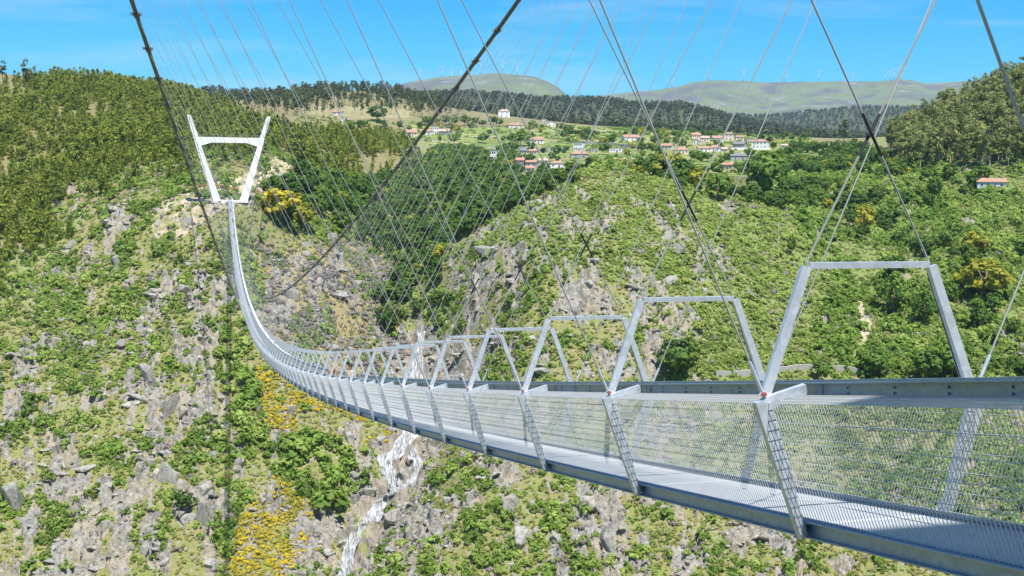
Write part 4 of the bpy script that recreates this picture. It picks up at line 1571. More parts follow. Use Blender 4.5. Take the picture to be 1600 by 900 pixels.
shr = hidden_coll('shape_shrub', [dome('shrub', 13, 11, .95, .95 + .12 * i, .24, M['lf_shrub'], 1000 + i * 3) for i in range(6)])
sag = hidden_coll('shape_broom', [dome('broom', 13, 11, .95, .8 + .1 * i, .24, M['lf_sage'], 1050 + i * 3) for i in range(6)])
gor = hidden_coll('shape_gorse', [dome('gorse', 10, 10, .9, .55, .17, M['lf_gorse'], 1100 + i * 3) for i in range(4)])
hea = hidden_coll('shape_heath', [dome('heath', 10, 10, .9, .8, .20, M['lf_grey'], 1200 + i * 3, 1.6, .5) for i in range(4)])
tus = hidden_coll('shape_tussock', [dome('tussock', 7, 8, .6, .32, .18, M['lf_grass'], 1300 + i * 3, 1.5, .8) for i in range(4)])

GORSE = [(405, 725), (470, 770), (560, 778), (590, 795), (550, 840), (470, 850), (440, 1000), (352, 1000), (362, 850)]
GORSE2 = [(392, 560), (470, 600), (600, 655), (592, 690), (480, 690), (420, 660)]
BUSH = [(345, 510), (400, 560), (412, 600), (385, 640), (420, 690), (500, 676), (590, 690), (606, 720), (560, 785), (500, 795), (420, 725), (372, 690), (352, 640)]
X, Y = rnd_pts(-110, 480, 262, 660, 1.15, rng)
z0 = smooth_z(X, Y)
px, py, d = proj(np.stack([X, Y, z0], -1))
ok = in_view(px, py, d, 30)
X, Y, z0, px, py, d = [q[ok] for q in (X, Y, z0, px, py, d)]
rock, soil, field, lush, dry, _, _, _ = masks(X, Y, z0)
zg, rk = ground(X, Y)
P = np.stack([X, Y, zg], -1)
vis = visible(P, np.full(len(P), 2.5), 24, 3.0)
u = rng.uniform(0, 1, len(P))
cl = fbm(X, Y, 9, 3, 101)
cl2 = fbm(X, Y, 30, 2, 103)
jx, jy = px + 18 * fbm(X, Y, 12, 2, 105), py + 18 * fbm(X, Y, 12, 2, 106)
bush = inpoly(jx, jy, BUSH)
gz1 = (inpoly(jx, jy, GORSE) & (cl2 + .8 * cl > -.42)) | (inpoly(jx, jy, GORSE2) & (cl > -.16))
gz1 &= ~bush
forl = inpoly(px, py, YE)
forr = inpoly(px, py, GR)
water = inpoly(px, py, [(642, 508), (668, 508), (668, 610), (660, 680), (662, 745), (605, 800), (590, 835), (560, 905), (530, 905), (562, 830), (590, 770), (595, 710), (632, 640)])
prob = .36 + .85 * cl + .30 * cl2
prob = np.where(rk > .5, prob * .16, prob)
prob = prob + np.where(lush > .9, .05, lush * .45) - dry * .14 - soil * .10
prob = np.where(forl | forr, .22, prob)
prob = np.where(inpoly(px, py, MEADOW) | inpoly(px, py, TRACK), .01, prob)
prob = np.where(bush, .30 + .5 * cl, prob)
base = vis & ~water & (d > 200)
sel = base & ~gz1 & (u < prob)
n = int(sel.sum())
print('shrubs', n)
hillp = inpoly(px[sel], py[sel], HILL)
sc = np.exp(rng.normal(-.06, .46, n)).clip(.4, 2.6) * np.where(hillp, .72, 1) * (1 + .9 * bush[sel] * rng.uniform(.3, 1.6, n)) * (1 + .25 * lush[sel])
rot = np.stack([rng.normal(0, .12, n), rng.normal(0, .12, n), rng.uniform(0, 6.28, n)], -1)
scl = np.stack([sc * rng.uniform(.85, 1.2, n), sc, sc * rng.uniform(.8, 1.25, n)], -1)
sg_ = hillp | (rng.uniform(0, 1, n) < np.where(cl2[sel] > .05, .55, .12))
scatter('shrubbery', P[sel][~sg_], scl[~sg_], rot[~sg_], rng.integers(0, 6, n)[~sg_], shr, 'low green broom and heath shrubs covering the rocky slopes')
scatter('broom_shrubbery', P[sel][sg_], scl[sg_], rot[sg_], rng.integers(0, 6, n)[sg_], sag, 'pale sage green broom covering the rounded hill and slopes')
sel = base & gz1 & (rng.uniform(0, 1, len(P)) < .75)
n = int(sel.sum())
rot = np.stack([np.zeros(n), np.zeros(n), rng.uniform(0, 6.28, n)], -1)
print('gorse', n, gz1.sum(), base.sum())
scatter('gorse_undergrowth', P[sel], np.repeat(rng.uniform(.7, 1.7, n)[:, None], 3, 1), rot, rng.integers(0, 4, n), gor, 'bright yellow flowering gorse low on the slope beside the waterfall')
sel = base & ~bush & ((dry > .5) | (rng.uniform(0, 1, len(P)) < .035 + .16 * (cl2 > .22))) & (rng.uniform(0, 1, len(P)) < .32 + .6 * cl)
n = int(sel.sum())
rot = np.stack([np.zeros(n), np.zeros(n), rng.uniform(0, 6.28, n)], -1)
scatter('heath_undergrowth', P[sel], np.repeat(rng.uniform(.7, 1.6, n)[:, None], 3, 1), rot, rng.integers(0, 4, n), hea, 'dry grey heath bushes on the brown slope behind the bridge')
sel = base & (rk < .6) & (soil < .5) & ~forl & ~forr & (rng.uniform(0, 1, len(P)) < .45)
n = int(sel.sum())
rot = np.stack([np.zeros(n), np.zeros(n), rng.uniform(0, 6.28, n)], -1)
scatter('grass', P[sel], np.repeat(rng.uniform(.7, 1.5, n)[:, None], 3, 1), rot, rng.integers(0, 4, n), tus, 'straw and green grass tussocks between the shrubs')


# ------------------------------------------------------------------ boulders and slabs
def rock_mesh(name, seed, sx, sy, sz, n=16):
    r = np.random.default_rng(seed)
    bm = bmesh.new()
    p = r.normal(size=(n, 3))
    p /= np.linalg.norm(p, axis=1)[:, None]
    p = np.sign(p) * np.abs(p) ** .7
    p *= r.uniform(.78, 1.08, (n, 1))
    for q in p:
        bm.verts.new((q[0] * sx, q[1] * sy, q[2] * sz))
    bmesh.ops.convex_hull(bm, input=bm.verts)
    for v in [v for v in bm.verts if not v.link_faces]:
        bm.verts.remove(v)
    bmesh.ops.bevel(bm, geom=list(bm.edges), offset=.05, segments=1, affect='EDGES')
    me = bpy.data.meshes.new(name)
    bm.to_mesh(me)
    bm.free()
    me.materials.append(M['granite'])
    return me


ROCKS = []
for i in range(5):
    ROCKS.append(('upright grey granite slab', rock_mesh('boulder', 10 + i, 1.0, .55, 1.3, 15)))
for i in range(5):
    ROCKS.append(('blocky pale boulder', rock_mesh('boulder', 30 + i, 1.0, .85, .75, 17)))
for i in range(3):
    ROCKS.append(('low flat rock ledge', rock_mesh('boulder', 50 + i, 1.5, .9, .5, 18)))
X, Y = rnd_pts(-110, 420, 262, 600, 1.55, rng)
z0 = smooth_z(X, Y)
px, py, d = proj(np.stack([X, Y, z0], -1))
rock, soil, field, lush, dry, _, _, _ = masks(X, Y, z0)
zg, rk = ground(X, Y)
wgt = .045 + .36 * rk * (rock > .15) + .11 * (rock > .22) + .10 * soil
ok = in_view(px, py, d, 10) & (rng.uniform(0, 1, len(X)) < wgt) & ~inpoly(px, py, YE) & ~inpoly(px, py, GR) & ((lush < .5) | (rng.uniform(0, 1, len(X)) < .25))
ok &= ~inpoly(px, py, [(642, 508), (668, 508), (668, 610), (660, 680), (662, 745), (605, 800), (590, 835), (560, 905), (530, 905), (562, 830), (590, 770), (595, 710), (632, 640)])
P = np.stack([X, Y, zg], -1)[ok]
P = P[visible(P, np.full(len(P), 1.5), 24, 2.0)]
n = len(P)
px, py, d = proj(P)
sc = np.exp(rng.normal(-.55, .60, n)).clip(.25, 3.2)
sc *= np.where(rock_field(P[:, 0], P[:, 1], masks(P[:, 0], P[:, 1], P[:, 2])[0]) > .5, 1.35, 1.0)
rzr = .35 + rng.normal(0, .35, n) + 3.1416 * rng.integers(0, 2, n)
tl = rng.normal(0, .10, (n, 2)) + np.array([-.12, .10]) * np.where(rzr > 2, -1, 1)[:, None]
left = px < 560
vi = np.where(rng.uniform(0, 1, n) < np.where(left, .50, .25), rng.integers(0, 5, n), rng.integers(5, 13, n))
size = sc / d
order = [i for i in np.argsort(-size) if 10 < px[i] < 1590 and 10 < py[i] < 890]
big = order[:300]
for i in big:
    o = obj('boulder', ROCKS[vi[i]][1], None, P[i] + np.array([0, 0, -.22]) * sc[i])
    o.rotation_euler = (tl[i, 0], tl[i, 1], rzr[i])
    o.scale = (sc[i],) * 3
    tag(o, where_label(ROCKS[vi[i]][0] + (' on the waterfall slope' if px[i] < 620 else ' on the rocky hill'), px[i], py[i]), 'boulder', 'granite boulders on the slopes')
rest_ = np.setdiff1d(np.arange(n), big)
rot = np.concatenate([tl[rest_], rzr[rest_, None]], 1)
rc = hidden_coll('shape_rock', [m for _, m in ROCKS])
scatter('rubble', P[rest_] - np.array([0, 0, .22]) * sc[rest_, None], np.repeat(sc[rest_, None], 3, 1), rot, vi[rest_], rc, 'grey granite rocks strewn over the slopes')
print('rocks', n)
for a, b, wpx, v, lab in [(706, 602, 62, 5, 'big smooth brown rock face right of the upper waterfall'), (632, 742, 34, 6, 'brown rock splitting the waterfall into two branches'), (574, 770, 34, 7, 'large rounded grey boulder left of the waterfall'),
                          (552, 742, 22, 8, 'smaller grey boulder above the large one beside the waterfall'), (596, 690, 26, 9, 'grey boulder at the waterfall below the bridge deck'), (600, 868, 26, 5, 'grey rock low beside the last leap of the waterfall'),
                          (270, 640, 34, 0, 'tall leaning grey slab low on the left slope'), (262, 745, 40, 1, 'pale upright slab with flat face on the left slope'), (325, 800, 30, 2, 'dark cracked pillar of rock near the bridge shadow'),
                          (230, 590, 30, 3, 'grey upright slab in the middle of the left slope'), (20, 790, 44, 4, 'brown pillar rock at the left picture edge'), (290, 455, 32, 6, 'pale rounded boulder pile under the bridge cable'),
                          (1045, 440, 34, 7, 'pale rock outcrop on the hill over the third portal'), (1060, 395, 30, 8, 'grey outcrop high on the hill shoulder'), (760, 395, 44, 9, 'grey cliff block at the edge of the ravine woods'),
                          (950, 850, 36, 0, 'grey upright crag under the bridge'), (920, 790, 40, 5, 'white blocky boulder under the bridge deck'), (870, 840, 30, 6, 'pale boulder under the bridge, lower of two')]:
    p = hit(a, b)
    d = proj(p[None])[2][0]
    s = wpx / FPX * d / (2 * (.8 if v < 5 else 1.05))
    o = obj('boulder', ROCKS[v][1], None, p + np.array([0, 0, -.12]) * s)
    o.rotation_euler = (0.08, -.1, (a % 7) * .9)
    o.scale = (s, s, s * (1.15 if v < 5 else 1.0))
    tag(o, lab, 'boulder')

X, Y = rnd_pts(-150, 760, 640, 1500, 4.5, rng)
z0 = smooth_z(X, Y)
px, py, d = proj(np.stack([X, Y, z0], -1))
ln = plots(X, Y)[1] * 2
cl = fbm(X, Y, 40, 3, 122)
ok = in_view(px, py, d, 10) & inpoly(px, py, FIELD) & (rng.uniform(0, 1, len(X)) < np.where(ln < .20, .5, .015) * (cl > -.2) + .22 * (cl > .30))
P = np.stack([X, Y, ground(X, Y)[0]], -1)[ok]
P = P[visible(P, np.full(len(P), 2.5), 30, 2.0)]
n = len(P)
print('hedge', n)
rot = np.stack([np.zeros(n), np.zeros(n), rng.uniform(0, 6.28, n)], -1)
s = rng.uniform(.7, 2.0, n)
scatter('garden_undergrowth', P, np.stack([s * 1.3, s * 1.3, s], -1), rot, rng.integers(0, 6, n), shr, 'hedges and bushes between the village garden terraces')

# bare grey trees on the ridge and the slope
for i, (a, b, hp, lab) in enumerate([(1538, 262, 46, 'bare pale tree trunk at the foot of the eucalyptus ridge'), (1470, 255, 40, 'bare forked pale tree among the ridge eucalyptus'), (1505, 250, 44, 'bare pale tree right of the forked one on the ridge'),
                                     (1215, 385, 36, 'leafless grey tree on the green slope below the meadow'), (1276, 385, 30, 'leafless thin tree right of the other leafless one below the meadow'), (1575, 240, 48, 'tall bare pale trunk high on the ridge'), (1440, 250, 34, 'short bare pale tree at the low end of the ridge')]):
    p = hit(a, b)
    d = proj(p[None])[2][0]
    H = hp / FPX * d
    r = np.random.default_rng(40 + i)
    L = [(f, (r.normal() * .16 * H, r.normal() * .1 * H, H * (f + .22))) for f in (.3, .38, .45, .5, .58, .66, .72, .8)]
    o = obj('bare_tree', trunk('bare_tree', H, .028 * H, L, M['pale_bark'], 950 + i, .05), None, p)
    tag(o, lab, 'tree')

# ------------------------------------------------------------------ waterfall
def water_mat():
    m = bpy.data.materials.new('falling_water')
    t = NT(m)
    pos = t.n('ShaderNodeNewGeometry').outputs['Position']
    s = t.n('ShaderNodeVectorMath', {0: pos, 1: (1.5, 0.22, 0.16)}, operation='MULTIPLY').outputs[0]
    f = t.noise(s, 1.1, 6, 0.7)
    c = t.ramp(f, [(0.36, (0.13, 0.13, 0.12)), (0.48, (0.34, 0.355, 0.36)), (0.62, (0.50, 0.515, 0.52))])
    b = t.n('ShaderNodeBump', {'Strength': 0.6, 'Distance': 0.4, 'Height': f}).outputs[0]
    p = t.n('ShaderNodeBsdfPrincipled', {'Base Color': c, 'Roughness': 0.35, 'Normal': b}).outputs[0]
    s2 = t.n('ShaderNodeVectorMath', {0: pos, 1: (2.0, 0.25, 0.18)}, operation='MULTIPLY').outputs[0]
    al = t.ramp(t.noise(s2, 0.9, 5, 0.75), [(0.33, 0.1), (0.48, 1.0)])
    mx = t.n('ShaderNodeMixShader', {'Fac': al})
    t.t.links.new(t.n('ShaderNodeBsdfTransparent').outputs[0], mx.inputs[1])
    t.t.links.new(p, mx.inputs[2])
    t.out(mx.outputs[0])
    return m


M['water'] = water_mat()
wroot = empty('water', hit(657, 520))
tag(wroot, 'white waterfall tumbling over brown rock under the bridge', kind='structure')
RUNS = [
    [(655, 516, 4), (660, 530, 4.5), (655, 548, 5), (650, 570, 7), (648, 595, 8), (650, 625, 9), (648, 655, 10), (643, 680, 12), (634, 695, 12), (620, 712, 7), (610, 726, 5)],
    [(612, 705, 12), (604, 722, 9), (604, 738, 6), (612, 752, 5), (618, 764, 6), (620, 772, 8)],
    [(640, 708, 6), (652, 722, 5), (655, 738, 5), (645, 752, 5), (632, 764, 6), (620, 772, 8)],
    [(622, 770, 9), (608, 780, 9), (592, 796, 9), (584, 812, 10), (578, 826, 9)],
    [(572, 812, 6), (556, 838, 6), (548, 856, 6), (544, 874, 6), (540, 896, 6), (537, 925, 7)],
]
for run in RUNS:
    run = np.array(run, float)
    tt = np.linspace(0, len(run) - 1, len(run) * 6)
    C = np.stack([np.interp(tt, np.arange(len(run)), run[:, j]) for j in range(3)], -1)
    pts = [hit(a, b) for a, b, _ in C]
    keepi = [i for i, q in enumerate(pts) if q is not None]
    C, pts = C[keepi], np.array([pts[i] for i in keepi])
    ker = np.ones(5) / 5
    for j in range(3):
        q = np.r_[[pts[0, j]] * 2, pts[:, j], [pts[-1, j]] * 2]
        pts[:, j] = np.convolve(q, ker, 'valid')
    wm = C[:, 2] * 3.3 / FPX * proj(pts)[2]
    V, F, n0 = [], [], 0
    nst = 19
    for st in range(nst):
        o0 = (st + .5) / nst - .5
        L = len(pts)
        i0, i1 = sorted(rng.integers(0, L, 2)) if st >= 9 else (0, L - 1)
        if i1 - i0 < 5:
            i0, i1 = 0, L - 1
        o0 = (st % 9 + .5) / 9 - .5 if st < 9 else rng.uniform(-.5, .5)
        ph = rng.uniform(0, 9)
        rows = []
        for i in range(i0, i1 + 1):
            e = min(1.0, (i - i0 + .3) / 4, (i1 - i + .3) / 4)
            wv = wm[i] * (.056 + .03 * math.sin(i * .9 + ph)) * e * (1.2 if st < 9 else .7)
            c = pts[i] + np.array([.97, .24, 0]) * wm[i] * (o0 + .05 * math.sin(i * .5 + ph * 2))
            g = gz(c[0], c[1])
            c[2] = max(pts[i, 2] - .2, g) + .25 + (.25 if st >= 9 else 0) + .2 * math.sin(i * 1.3 + ph)
            for u_, zz_ in ((-1, -.35), (-.4, .05), (.4, .05), (1, -.35)):
                rows.append(c + np.array([.97, .24, 0]) * wv * u_ + np.array([0, 0, zz_]))
        m = i1 - i0 + 1
        V += rows
        F += [(n0 + i * 4 + j, n0 + i * 4 + j + 1, n0 + (i + 1) * 4 + j + 1, n0 + (i + 1) * 4 + j) for i in range(m - 1) for j in range(3)]
        n0 += m * 4
    me = mesh_np('cascade', np.array(V), np.array(F), [M['water']], smooth=True)
    o = obj('cascade', me, wroot)
    o.location = -Vector(wroot.location)

# ------------------------------------------------------------------ houses
M['roof'] = simple('terracotta_tiles', (0.36, 0.195, 0.135), 0.85, 0, 0.25, 1.2)
M['roof_pale'] = simple('weathered_tiles', (0.44, 0.31, 0.24), 0.85, 0, 0.25, 1.2)
M['slate'] = simple('dark_slate', (0.16, 0.16, 0.18), 0.7, 0, 0.25, 1.2)
M['white_wall'] = simple('white_render', (0.76, 0.75, 0.72), 0.85, 0, 0.06, 0.8)
M['cream_wall'] = simple('cream_render', (0.66, 0.58, 0.47), 0.85, 0, 0.08, 0.8)
M['stone_wall'] = simple('granite_masonry', (0.36, 0.34, 0.31), 0.9, 0, 0.3, 1.6)
M['blue_wall'] = simple('pale_blue_render', (0.50, 0.58, 0.62), 0.85, 0, 0.1, 0.8)
M['glass'] = simple('dark_window_glass', (0.04, 0.045, 0.05), 0.15)
M['door'] = simple('brown_painted_door', (0.20, 0.11, 0.06), 0.6)
M['pane'] = simple('white_window_frame', (0.72, 0.72, 0.70), 0.6)


def house(px, py, wp, label, roof='gable', rm='roof', wm='white_wall', st=1, dep=.7, rz=0.0, nwin=3, chim=True, ruin=False):
    p = hit(px, py)
    d = proj(p[None])[2][0]
    w = wp / FPX * d
    dp = max(4.0, w * dep)
    h = 3.5 * st
    yaw = math.atan2(p[0] - CX, p[1])
    e = empty('house', p + np.array([math.sin(yaw), math.cos(yaw), 0]) * dp * .5, -yaw + rz)
    tag(e, label, 'house', 'houses of the village' if px < 1400 else None)
    b = MB()
    b.box((0, 0, h / 2 - 1.5), (w, dp, h + 3.0))
    if roof == 'gable':
        rh = min(2.2, dp * .26)
        b.add([(-w / 2, -dp / 2, h), (-w / 2, dp / 2, h), (-w / 2, 0, h + rh), (w / 2, -dp / 2, h), (w / 2, dp / 2, h), (w / 2, 0, h + rh)], [(0, 2, 1), (3, 4, 5)])
    b.build('wall', M[wm], e)
    r = MB()
    o = .45
    if roof == 'gable':
        t = .22
        for sy in (-1, 1):
            y0, z0_ = sy * (dp / 2 + o), h - rh * o / (dp / 2)
            q = [(-w / 2 - o, y0, z0_), (w / 2 + o, y0, z0_), (w / 2 + o, 0, h + rh + .02), (-w / 2 - o, 0, h + rh + .02)]
            q = np.array(q)
            if sy > 0:
                q = q[::-1]
            r.hexa(np.concatenate([q, q + np.array([0, 0, t])]))
    elif roof == 'hip':
        rh = min(2.4, dp * .28)
        L = max(.4, w - dp) / 2
        V = [(-w / 2 - o, -dp / 2 - o, h), (w / 2 + o, -dp / 2 - o, h), (w / 2 + o, dp / 2 + o, h), (-w / 2 - o, dp / 2 + o, h), (-L, 0, h + rh), (L, 0, h + rh)]
        r.add(V, [(0, 1, 5, 4), (1, 2, 5), (2, 3, 4, 5), (3, 0, 4), (3, 2, 1, 0)])
    elif roof == 'gableside':
        rh = min(2.4, w * .26)
        for sx in (-1, 1):
            x0, z0_ = sx * (w / 2 + o), h - rh * o / (w / 2)
            q = np.array([(x0, -dp / 2 - o, z0_), (x0, dp / 2 + o, z0_), (0, dp / 2 + o, h + rh + .03), (0, -dp / 2 - o, h + rh + .03)])
            if sx < 0:
                q = q[::-1]
            r.hexa(np.concatenate([q, q + np.array([0, 0, .22])]))
        g = MB()
        g.add([(-w / 2, -dp / 2, h), (w / 2, -dp / 2, h), (0, -dp / 2, h + rh), (-w / 2, dp / 2, h), (w / 2, dp / 2, h), (0, dp / 2, h + rh)], [(0, 1, 2), (5, 4, 3)])
        g.build('gable', M[wm], e)
    else:
        r.box((0, 0, h + .15), (w + .5, dp + .5, .3))
    ro = r.build('roof', M[rm], e)
    if ruin:
        for k, x in enumerate((-.3, -.05, .22)):
            c = MB()
            c.box((x * w, -.2, h + rh * .9), (.5, .5, 1.2))
            c.build('chimney', M['cream_wall'], ro)
    elif chim and roof in ('gable', 'hip'):
        c = MB()
        c.box((w * .24, dp * .08, h + rh * .8 + .4), (.7, .7, 1.6))
        c.build('chimney', M['white_wall'], ro)
    di = nwin // 2
    for s_ in range(st):
        for k in range(nwin):
            x = (k + .5) / nwin * w * .9 - w * .45
            if s_ == 0 and k == di:
                m = MB()
                m.box((x, -dp / 2 - .03, 1.05), (1.1, .12, 2.1))
                m.build('door', M['door'], e)
            else:
                f = MB()
                z = s_ * 3.5 + 1.9
                for dx, dz, sx, sz in ((0, .68, 1.3, .12), (0, -.68, 1.3, .12), (-.6, 0, .12, 1.24), (.6, 0, .12, 1.24)):
                    f.box((x + dx, -dp / 2 - .02, z + dz), (sx, .14, sz))
                fo = f.build('window', M['pane'], e)
                g = MB()
                g.box((x, -dp / 2 - .015, z), (1.07, .06, 1.23))
                g.build('pane', M['glass'], fo)
    return e


for i, hh_ in enumerate(HOUSES):
    house(*hh_, dep=.62 + .1 * (i % 3), rz=(-.35, .1, .3, -.15, .2)[i % 5], nwin=2 + i % 3)
house(1548, 296, 42, 'long low ruined house with broken orange roof on the right slope', 'gable', 'roof', 'blue_wall', 1, .45, .12, 4, True, True)


# ------------------------------------------------------------------ walls, fence, meadow edge
def ribbon(name, pxs, h, th, mat, label, cat, n=14, sink=1.2):
    pts = []
    for (a, b), (c, d_) in zip(pxs[:-1], pxs[1:]):
        for t in np.linspace(0, 1, n, endpoint=False):
            q = hit(a + (c - a) * t, b + (d_ - b) * t)
            if q is not None:
                pts.append(q)
    pts = np.array(pts)
    ker = np.ones(5) / 5
    for j in range(3):
        q = np.r_[[pts[0, j]] * 2, pts[:, j], [pts[-1, j]] * 2]
        pts[:, j] = np.convolve(q, ker, 'valid')
    T = np.gradient(pts, axis=0)
    N = np.stack([T[:, 1], -T[:, 0], 0 * T[:, 0]], -1)
    N /= np.linalg.norm(N, axis=1)[:, None] + 1e-9
    up = np.array([0, 0, 1.0])
    V, F = [], []
    for p, nn in zip(pts, N):
        V += [p - nn * th / 2 - up * sink, p + nn * th / 2 - up * sink, p + nn * th / 2 + up * h, p - nn * th / 2 + up * h]
    m = len(pts)
    for i in range(m - 1):
        for j in range(4):
            k = (j + 1) % 4
            F.append((i * 4 + j, i * 4 + k, (i + 1) * 4 + k, (i + 1) * 4 + j))
    F += [(3, 2, 1, 0), (m * 4 - 4, m * 4 - 3, m * 4 - 2, m * 4 - 1)]
    mb = MB()
    mb.add(V, F)
    o = mb.build(name, mat)
    tag(o, label, cat)
    return o


ribbon('garden_wall', [(1138, 234), (1212, 234)], 1.8, .4, M['white_wall'], 'long white garden wall along the lower edge of the village', 'wall')
ribbon('retaining_wall', [(905, 224), (960, 228), (1012, 235)], 2.6, .6, M['stone_wall'], 'curved pale grey retaining wall of the village road', 'wall')
ribbon('retaining_wall', [(765, 232), (840, 236), (900, 234)], 2.4, .6, M['stone_wall'], 'grey stone retaining wall above the ravine woods', 'wall')
ribbon('terrace_wall', [(1205, 585), (1260, 578), (1330, 582), (1345, 588)], 2.0, .8, M['stone_wall'], 'rough dry stone terrace wall on the hill seen through the arches', 'wall')
ribbon('terrace_wall', [(1115, 590), (1195, 586)], 1.8, .8, M['stone_wall'], 'short broken stone terrace wall left of the nearest arch foot', 'wall')
ribbon('rusty_fence', [(291, 297), (326, 292), (345, 294)], 1.5, .12, M['corten'], 'rusty orange steel fence left of the white tower foot', 'fence', 8, .4)
ribbon('rusty_fence', [(338, 294), (356, 297), (377, 301)], 1.5, .12, M['corten'], 'rusty orange steel fence seen between the white tower legs', 'fence', 8, .4)
ribbon('rusty_fence', [(394, 301), (408, 306), (415, 311)], 1.5, .12, M['corten'], 'rusty orange steel fence right of the white tower foot', 'fence', 8, .4)


# ------------------------------------------------------------------ wind turbines
M['turbine'] = simple('hazed_turbine_paint', (0.62, 0.64, 0.66), 0.5)  # white greyed down: extra distance haze put into the paint colour
TURB = [(656, 126, 15, 7000, 'faint wind turbine, leftmost on the rounded mountain'), (691, 122, 16, 7000, 'wind turbine second from the left on the rounded mountain'),
        (706, 120, 10, 7200, 'small faint wind turbine half sunk behind the rounded mountain'), (720, 118, 11, 7200, 'small wind turbine just left of the dark main cable'),
        (752, 114, 11, 7000, 'wind turbine just right of the dark main cable on the mountain'), (785, 112, 16, 7000, 'tallest wind turbine at the top of the rounded mountain'),
        (808, 115, 14, 7000, 'wind turbine rightmost on the rounded mountain'),
        (1050, 136, 13, 8200, 'wind turbine leftmost on the long ridge'), (1108, 127, 13, 8200, 'wind turbine second from the left on the long ridge'),
        (1162, 128, 19, 8200, 'tallest wind turbine on the long ridge'), (1227, 129, 15, 8200, 'wind turbine right of the tallest one on the long ridge'),
        (1279, 128, 15, 8200, 'wind turbine between two pale hangers on the long ridge'), (1333, 128, 13, 8300, 'faint wind turbine behind the dark hanger on the long ridge'),
        (1383, 127, 13, 8200, 'first wind turbine of the tight group on the long ridge'), (1391, 126, 13, 8200, 'second wind turbine of the tight group on the long ridge'),
        (1397, 125, 14, 8200, 'third wind turbine of the tight group on the long ridge'), (1406, 124, 17, 8200, 'fourth wind turbine of the tight group on the long ridge')]
for i, (px, py, hp, r, lab) in enumerate(TURB):
    p = at_r(px, py, r)
    g = gz(p[0], p[1])
    H = hp / FPX * r * 1.0
    e = empty('wind_turbine', (p[0], p[1], min(g, p[2])))
    tag(e, lab, 'wind turbine', 'wind turbines on the mountains')
    H = max(H, 40) + max(0, p[2] - g)
    t = MB()
    t.tube([(0, 0, -5), (0, 0, H)], [2.3, 1.4], 8)
    t.build('mast', M['turbine'], e, True)
    nb = MB()
    nb.tube([(0, -5, H + 1), (0, 6, H + 1)], [2.2, 2.4], 8)
    nb.build('nacelle', M['turbine'], e, True)
    for k in range(3):
        b = MB()
        a = i * .9 + k * 2.0944
        L = 34.0
        dx, dz = math.sin(a), math.cos(a)
        b.beam((0, -5.6, H + 1), (dx * L, -5.6, H + 1 + dz * L), (dz, 0, -dx), 2.2, .7, .8, .3)
        b.build('blade', M['turbine'], e)


# ------------------------------------------------------------------ people
M['skin'] = simple('skin', (0.50, 0.31, 0.22), 0.6)


def cloth(name, c):
    return simple(name, c, 0.85, 0, .12, 9)


PEOPLE_MATS = {}


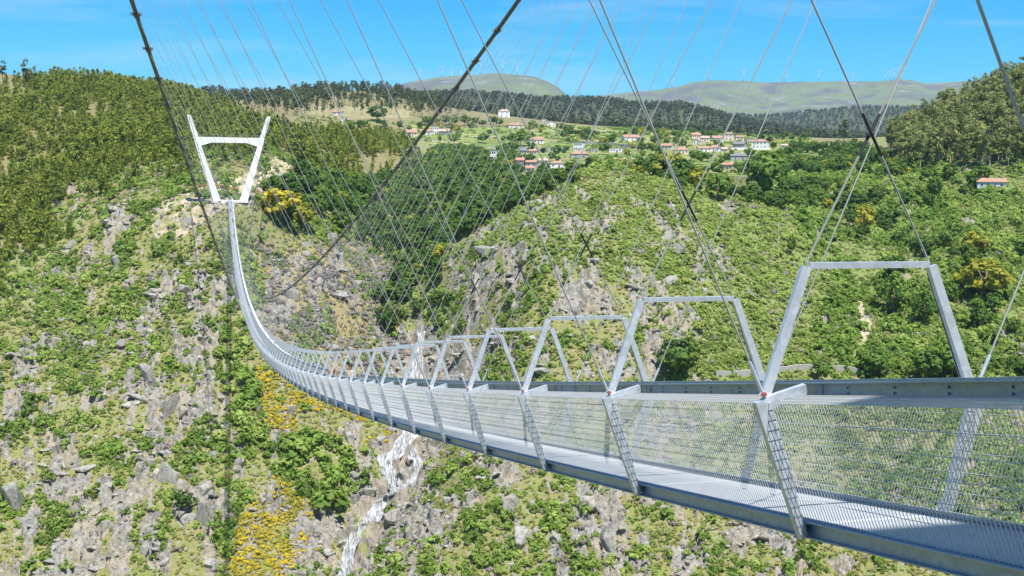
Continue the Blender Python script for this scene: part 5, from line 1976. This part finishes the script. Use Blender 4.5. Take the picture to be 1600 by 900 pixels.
def person(P, yaw, label, top, legs, hair, long_hair=False, stride=.12):
    bm = bmesh.new()
    lay = bm.verts.layers.skin.verify()
    J = {'pel': (0, 0, .95, .13), 'wai': (0, 0, 1.10, .12), 'che': (0, .01, 1.30, .145), 'nek': (0, .01, 1.47, .058), 'hd0': (0, .02, 1.56, .075), 'hd1': (0, .02, 1.66, .10), 'hd2': (0, .015, 1.74, .07)}
    for s, sg in (('l', -1), ('r', 1)):
        f = stride * sg
        J.update({'hip' + s: (sg * .095, 0, .90, .095), 'kne' + s: (sg * .10, f * .6 + .03, .50, .062), 'ank' + s: (sg * .10, f, .09, .042), 'toe' + s: (sg * .11, f + .16, .04, .036),
                  'sho' + s: (sg * .175, 0, 1.41, .062), 'elb' + s: (sg * .235, -f * .4, 1.13, .046), 'wri' + s: (sg * .22, .10 - f * .6, .90, .032), 'han' + s: (sg * .215, .14 - f * .6, .82, .036)})
    V = {}
    for k, (x, y, z, r) in J.items():
        v = bm.verts.new((x, y, z))
        v[lay].radius = (r, r)
        V[k] = v
    V['pel'][lay].use_root = True
    E = [('pel', 'wai'), ('wai', 'che'), ('che', 'nek'), ('nek', 'hd0'), ('hd0', 'hd1'), ('hd1', 'hd2')]
    for s in 'lr':
        E += [('pel', 'hip' + s), ('hip' + s, 'kne' + s), ('kne' + s, 'ank' + s), ('ank' + s, 'toe' + s), ('che', 'sho' + s), ('sho' + s, 'elb' + s), ('elb' + s, 'wri' + s), ('wri' + s, 'han' + s)]
    for a, b in E:
        bm.edges.new((V[a], V[b]))
    me = bpy.data.meshes.new('person_base')
    bm.to_mesh(me)
    bm.free()
    tmp = bpy.data.objects.new('person_base', me)
    COL.objects.link(tmp)
    tmp.modifiers.new('skin', 'SKIN')
    ss_ = tmp.modifiers.new('sub', 'SUBSURF')
    ss_.levels = ss_.render_levels = 2
    bpy.context.view_layer.update()
    dg = bpy.context.evaluated_depsgraph_get()
    me2 = bpy.data.meshes.new_from_object(tmp.evaluated_get(dg))
    bpy.data.objects.remove(tmp)
    me2.materials.clear()
    for c in (M['skin'], top, legs, M['sleeve']):
        me2.materials.append(c)
    for p in me2.polygons:
        c = p.center
        p.use_smooth = True
        arm = abs(c.x) > .165
        p.material_index = 3 if c.z < .10 else 2 if (c.z < .98 and not (arm and c.z > .70)) else 0 if c.z > 1.475 or (arm and c.z < .93) else 1
    o = obj('person', me2, None, P)
    o.rotation_euler = (0, 0, yaw)
    tag(o, label, 'person')
    h = MB()
    n, m = 8, 12
    Vv, Ff = [], []
    for i in range(n + 1):
        th = math.pi * (.02 + .60 * i / n)
        for j in range(m):
            ph = 2 * math.pi * j / m
            back_ = -math.sin(ph)
            t2 = th * (1.0 + .28 * back_)
            rr_ = .112
            Vv.append((rr_ * math.sin(t2) * math.cos(ph), .012 + rr_ * 1.1 * math.sin(t2) * math.sin(ph), 1.665 + rr_ * 1.12 * math.cos(t2)))
    for i in range(n):
        for j in range(m):
            k = (j + 1) % m
            Ff.append((i * m + j, (i + 1) * m + j, (i + 1) * m + k, i * m + k))
    h.add(Vv, Ff)
    if long_hair:
        h.tube([(0, -.085, 1.66), (0, -.12, 1.50), (0, -.125, 1.34)], [.075, .085, .04], 8)
    h.build('hair', hair, o, True)
    for z, y, r in ((1.675, .115, .012),):
        f = MB()
        for sx in (-1, 1):
            f.box((sx * .034, .112, 1.665), (.022, .012, .010))
        f.build('eyes', M['sleeve'], o)
        f = MB()
        f.tube([(0, .108, 1.66), (0, .135, 1.635)], [.010, .016], 6)
        f.build('nose', M['skin'], o)
    return o


def deck_at(px):
    best = min(np.arange(5, 480, .5), key=lambda s: abs(proj(bp(s, 0, 1.3)[None])[0][0] - px))
    return best


def deck_at_y(py):
    return min(np.arange(250, 500, .5), key=lambda s: abs(proj(bp(s, 0, .9)[None])[1][0] - py))


s = deck_at(524)
person(bp(s, -.12, .09), .3, 'person in a tan jacket with light brown hair leaning at the bridge rail', cloth('tan_jacket', (0.40, 0.24, 0.08)), cloth('brown_trousers', (0.16, 0.09, 0.05)), simple('light_brown_hair', (0.42, 0.25, 0.08), .6), True)
s = deck_at(539)
person(bp(s, .25, .09), 2.8, 'dark haired person in a beige top behind the tan jacket person', cloth('beige_top', (0.48, 0.38, 0.28)), cloth('grey_trousers', (0.16, 0.16, 0.17)), simple('black_hair', (0.02, 0.018, 0.016), .6))
for py, X, lab, c in ((329, -.2, 'tiny dark clothed walker on the bridge closest to the white tower', (0.05, 0.06, 0.09)), (345, .2, 'tiny walker in dark blue, second from the white tower on the bridge', (0.05, 0.08, 0.16)),
                      (369, .1, 'tiny walker in grey, third from the white tower on the bridge', (0.12, 0.12, 0.13))):
    s = deck_at_y(py)
    person(bp(s, X, .09), 3.1 if X < 0 else .1, lab, cloth('dark_top', c), cloth('dark_trousers', (0.04, 0.045, 0.06)), simple('dark_hair', (0.03, 0.02, 0.015), .6))
for px, lab, c in ((390, 'dark clothed visitor waiting right of the tower foot, leftmost of three', (0.06, 0.06, 0.07)), (397, 'visitor in blue waiting right of the tower foot, middle of three', (0.06, 0.10, 0.22)), (404, 'visitor in black waiting right of the tower foot, farthest from the tower', (0.03, 0.03, 0.035))):
    p = hit(px, 312)
    person(p, px % 5, lab, cloth('visitor_top', c), cloth('visitor_trousers', (0.05, 0.05, 0.06)), simple('visitor_hair', (0.04, 0.025, 0.018), .6), stride=.04)
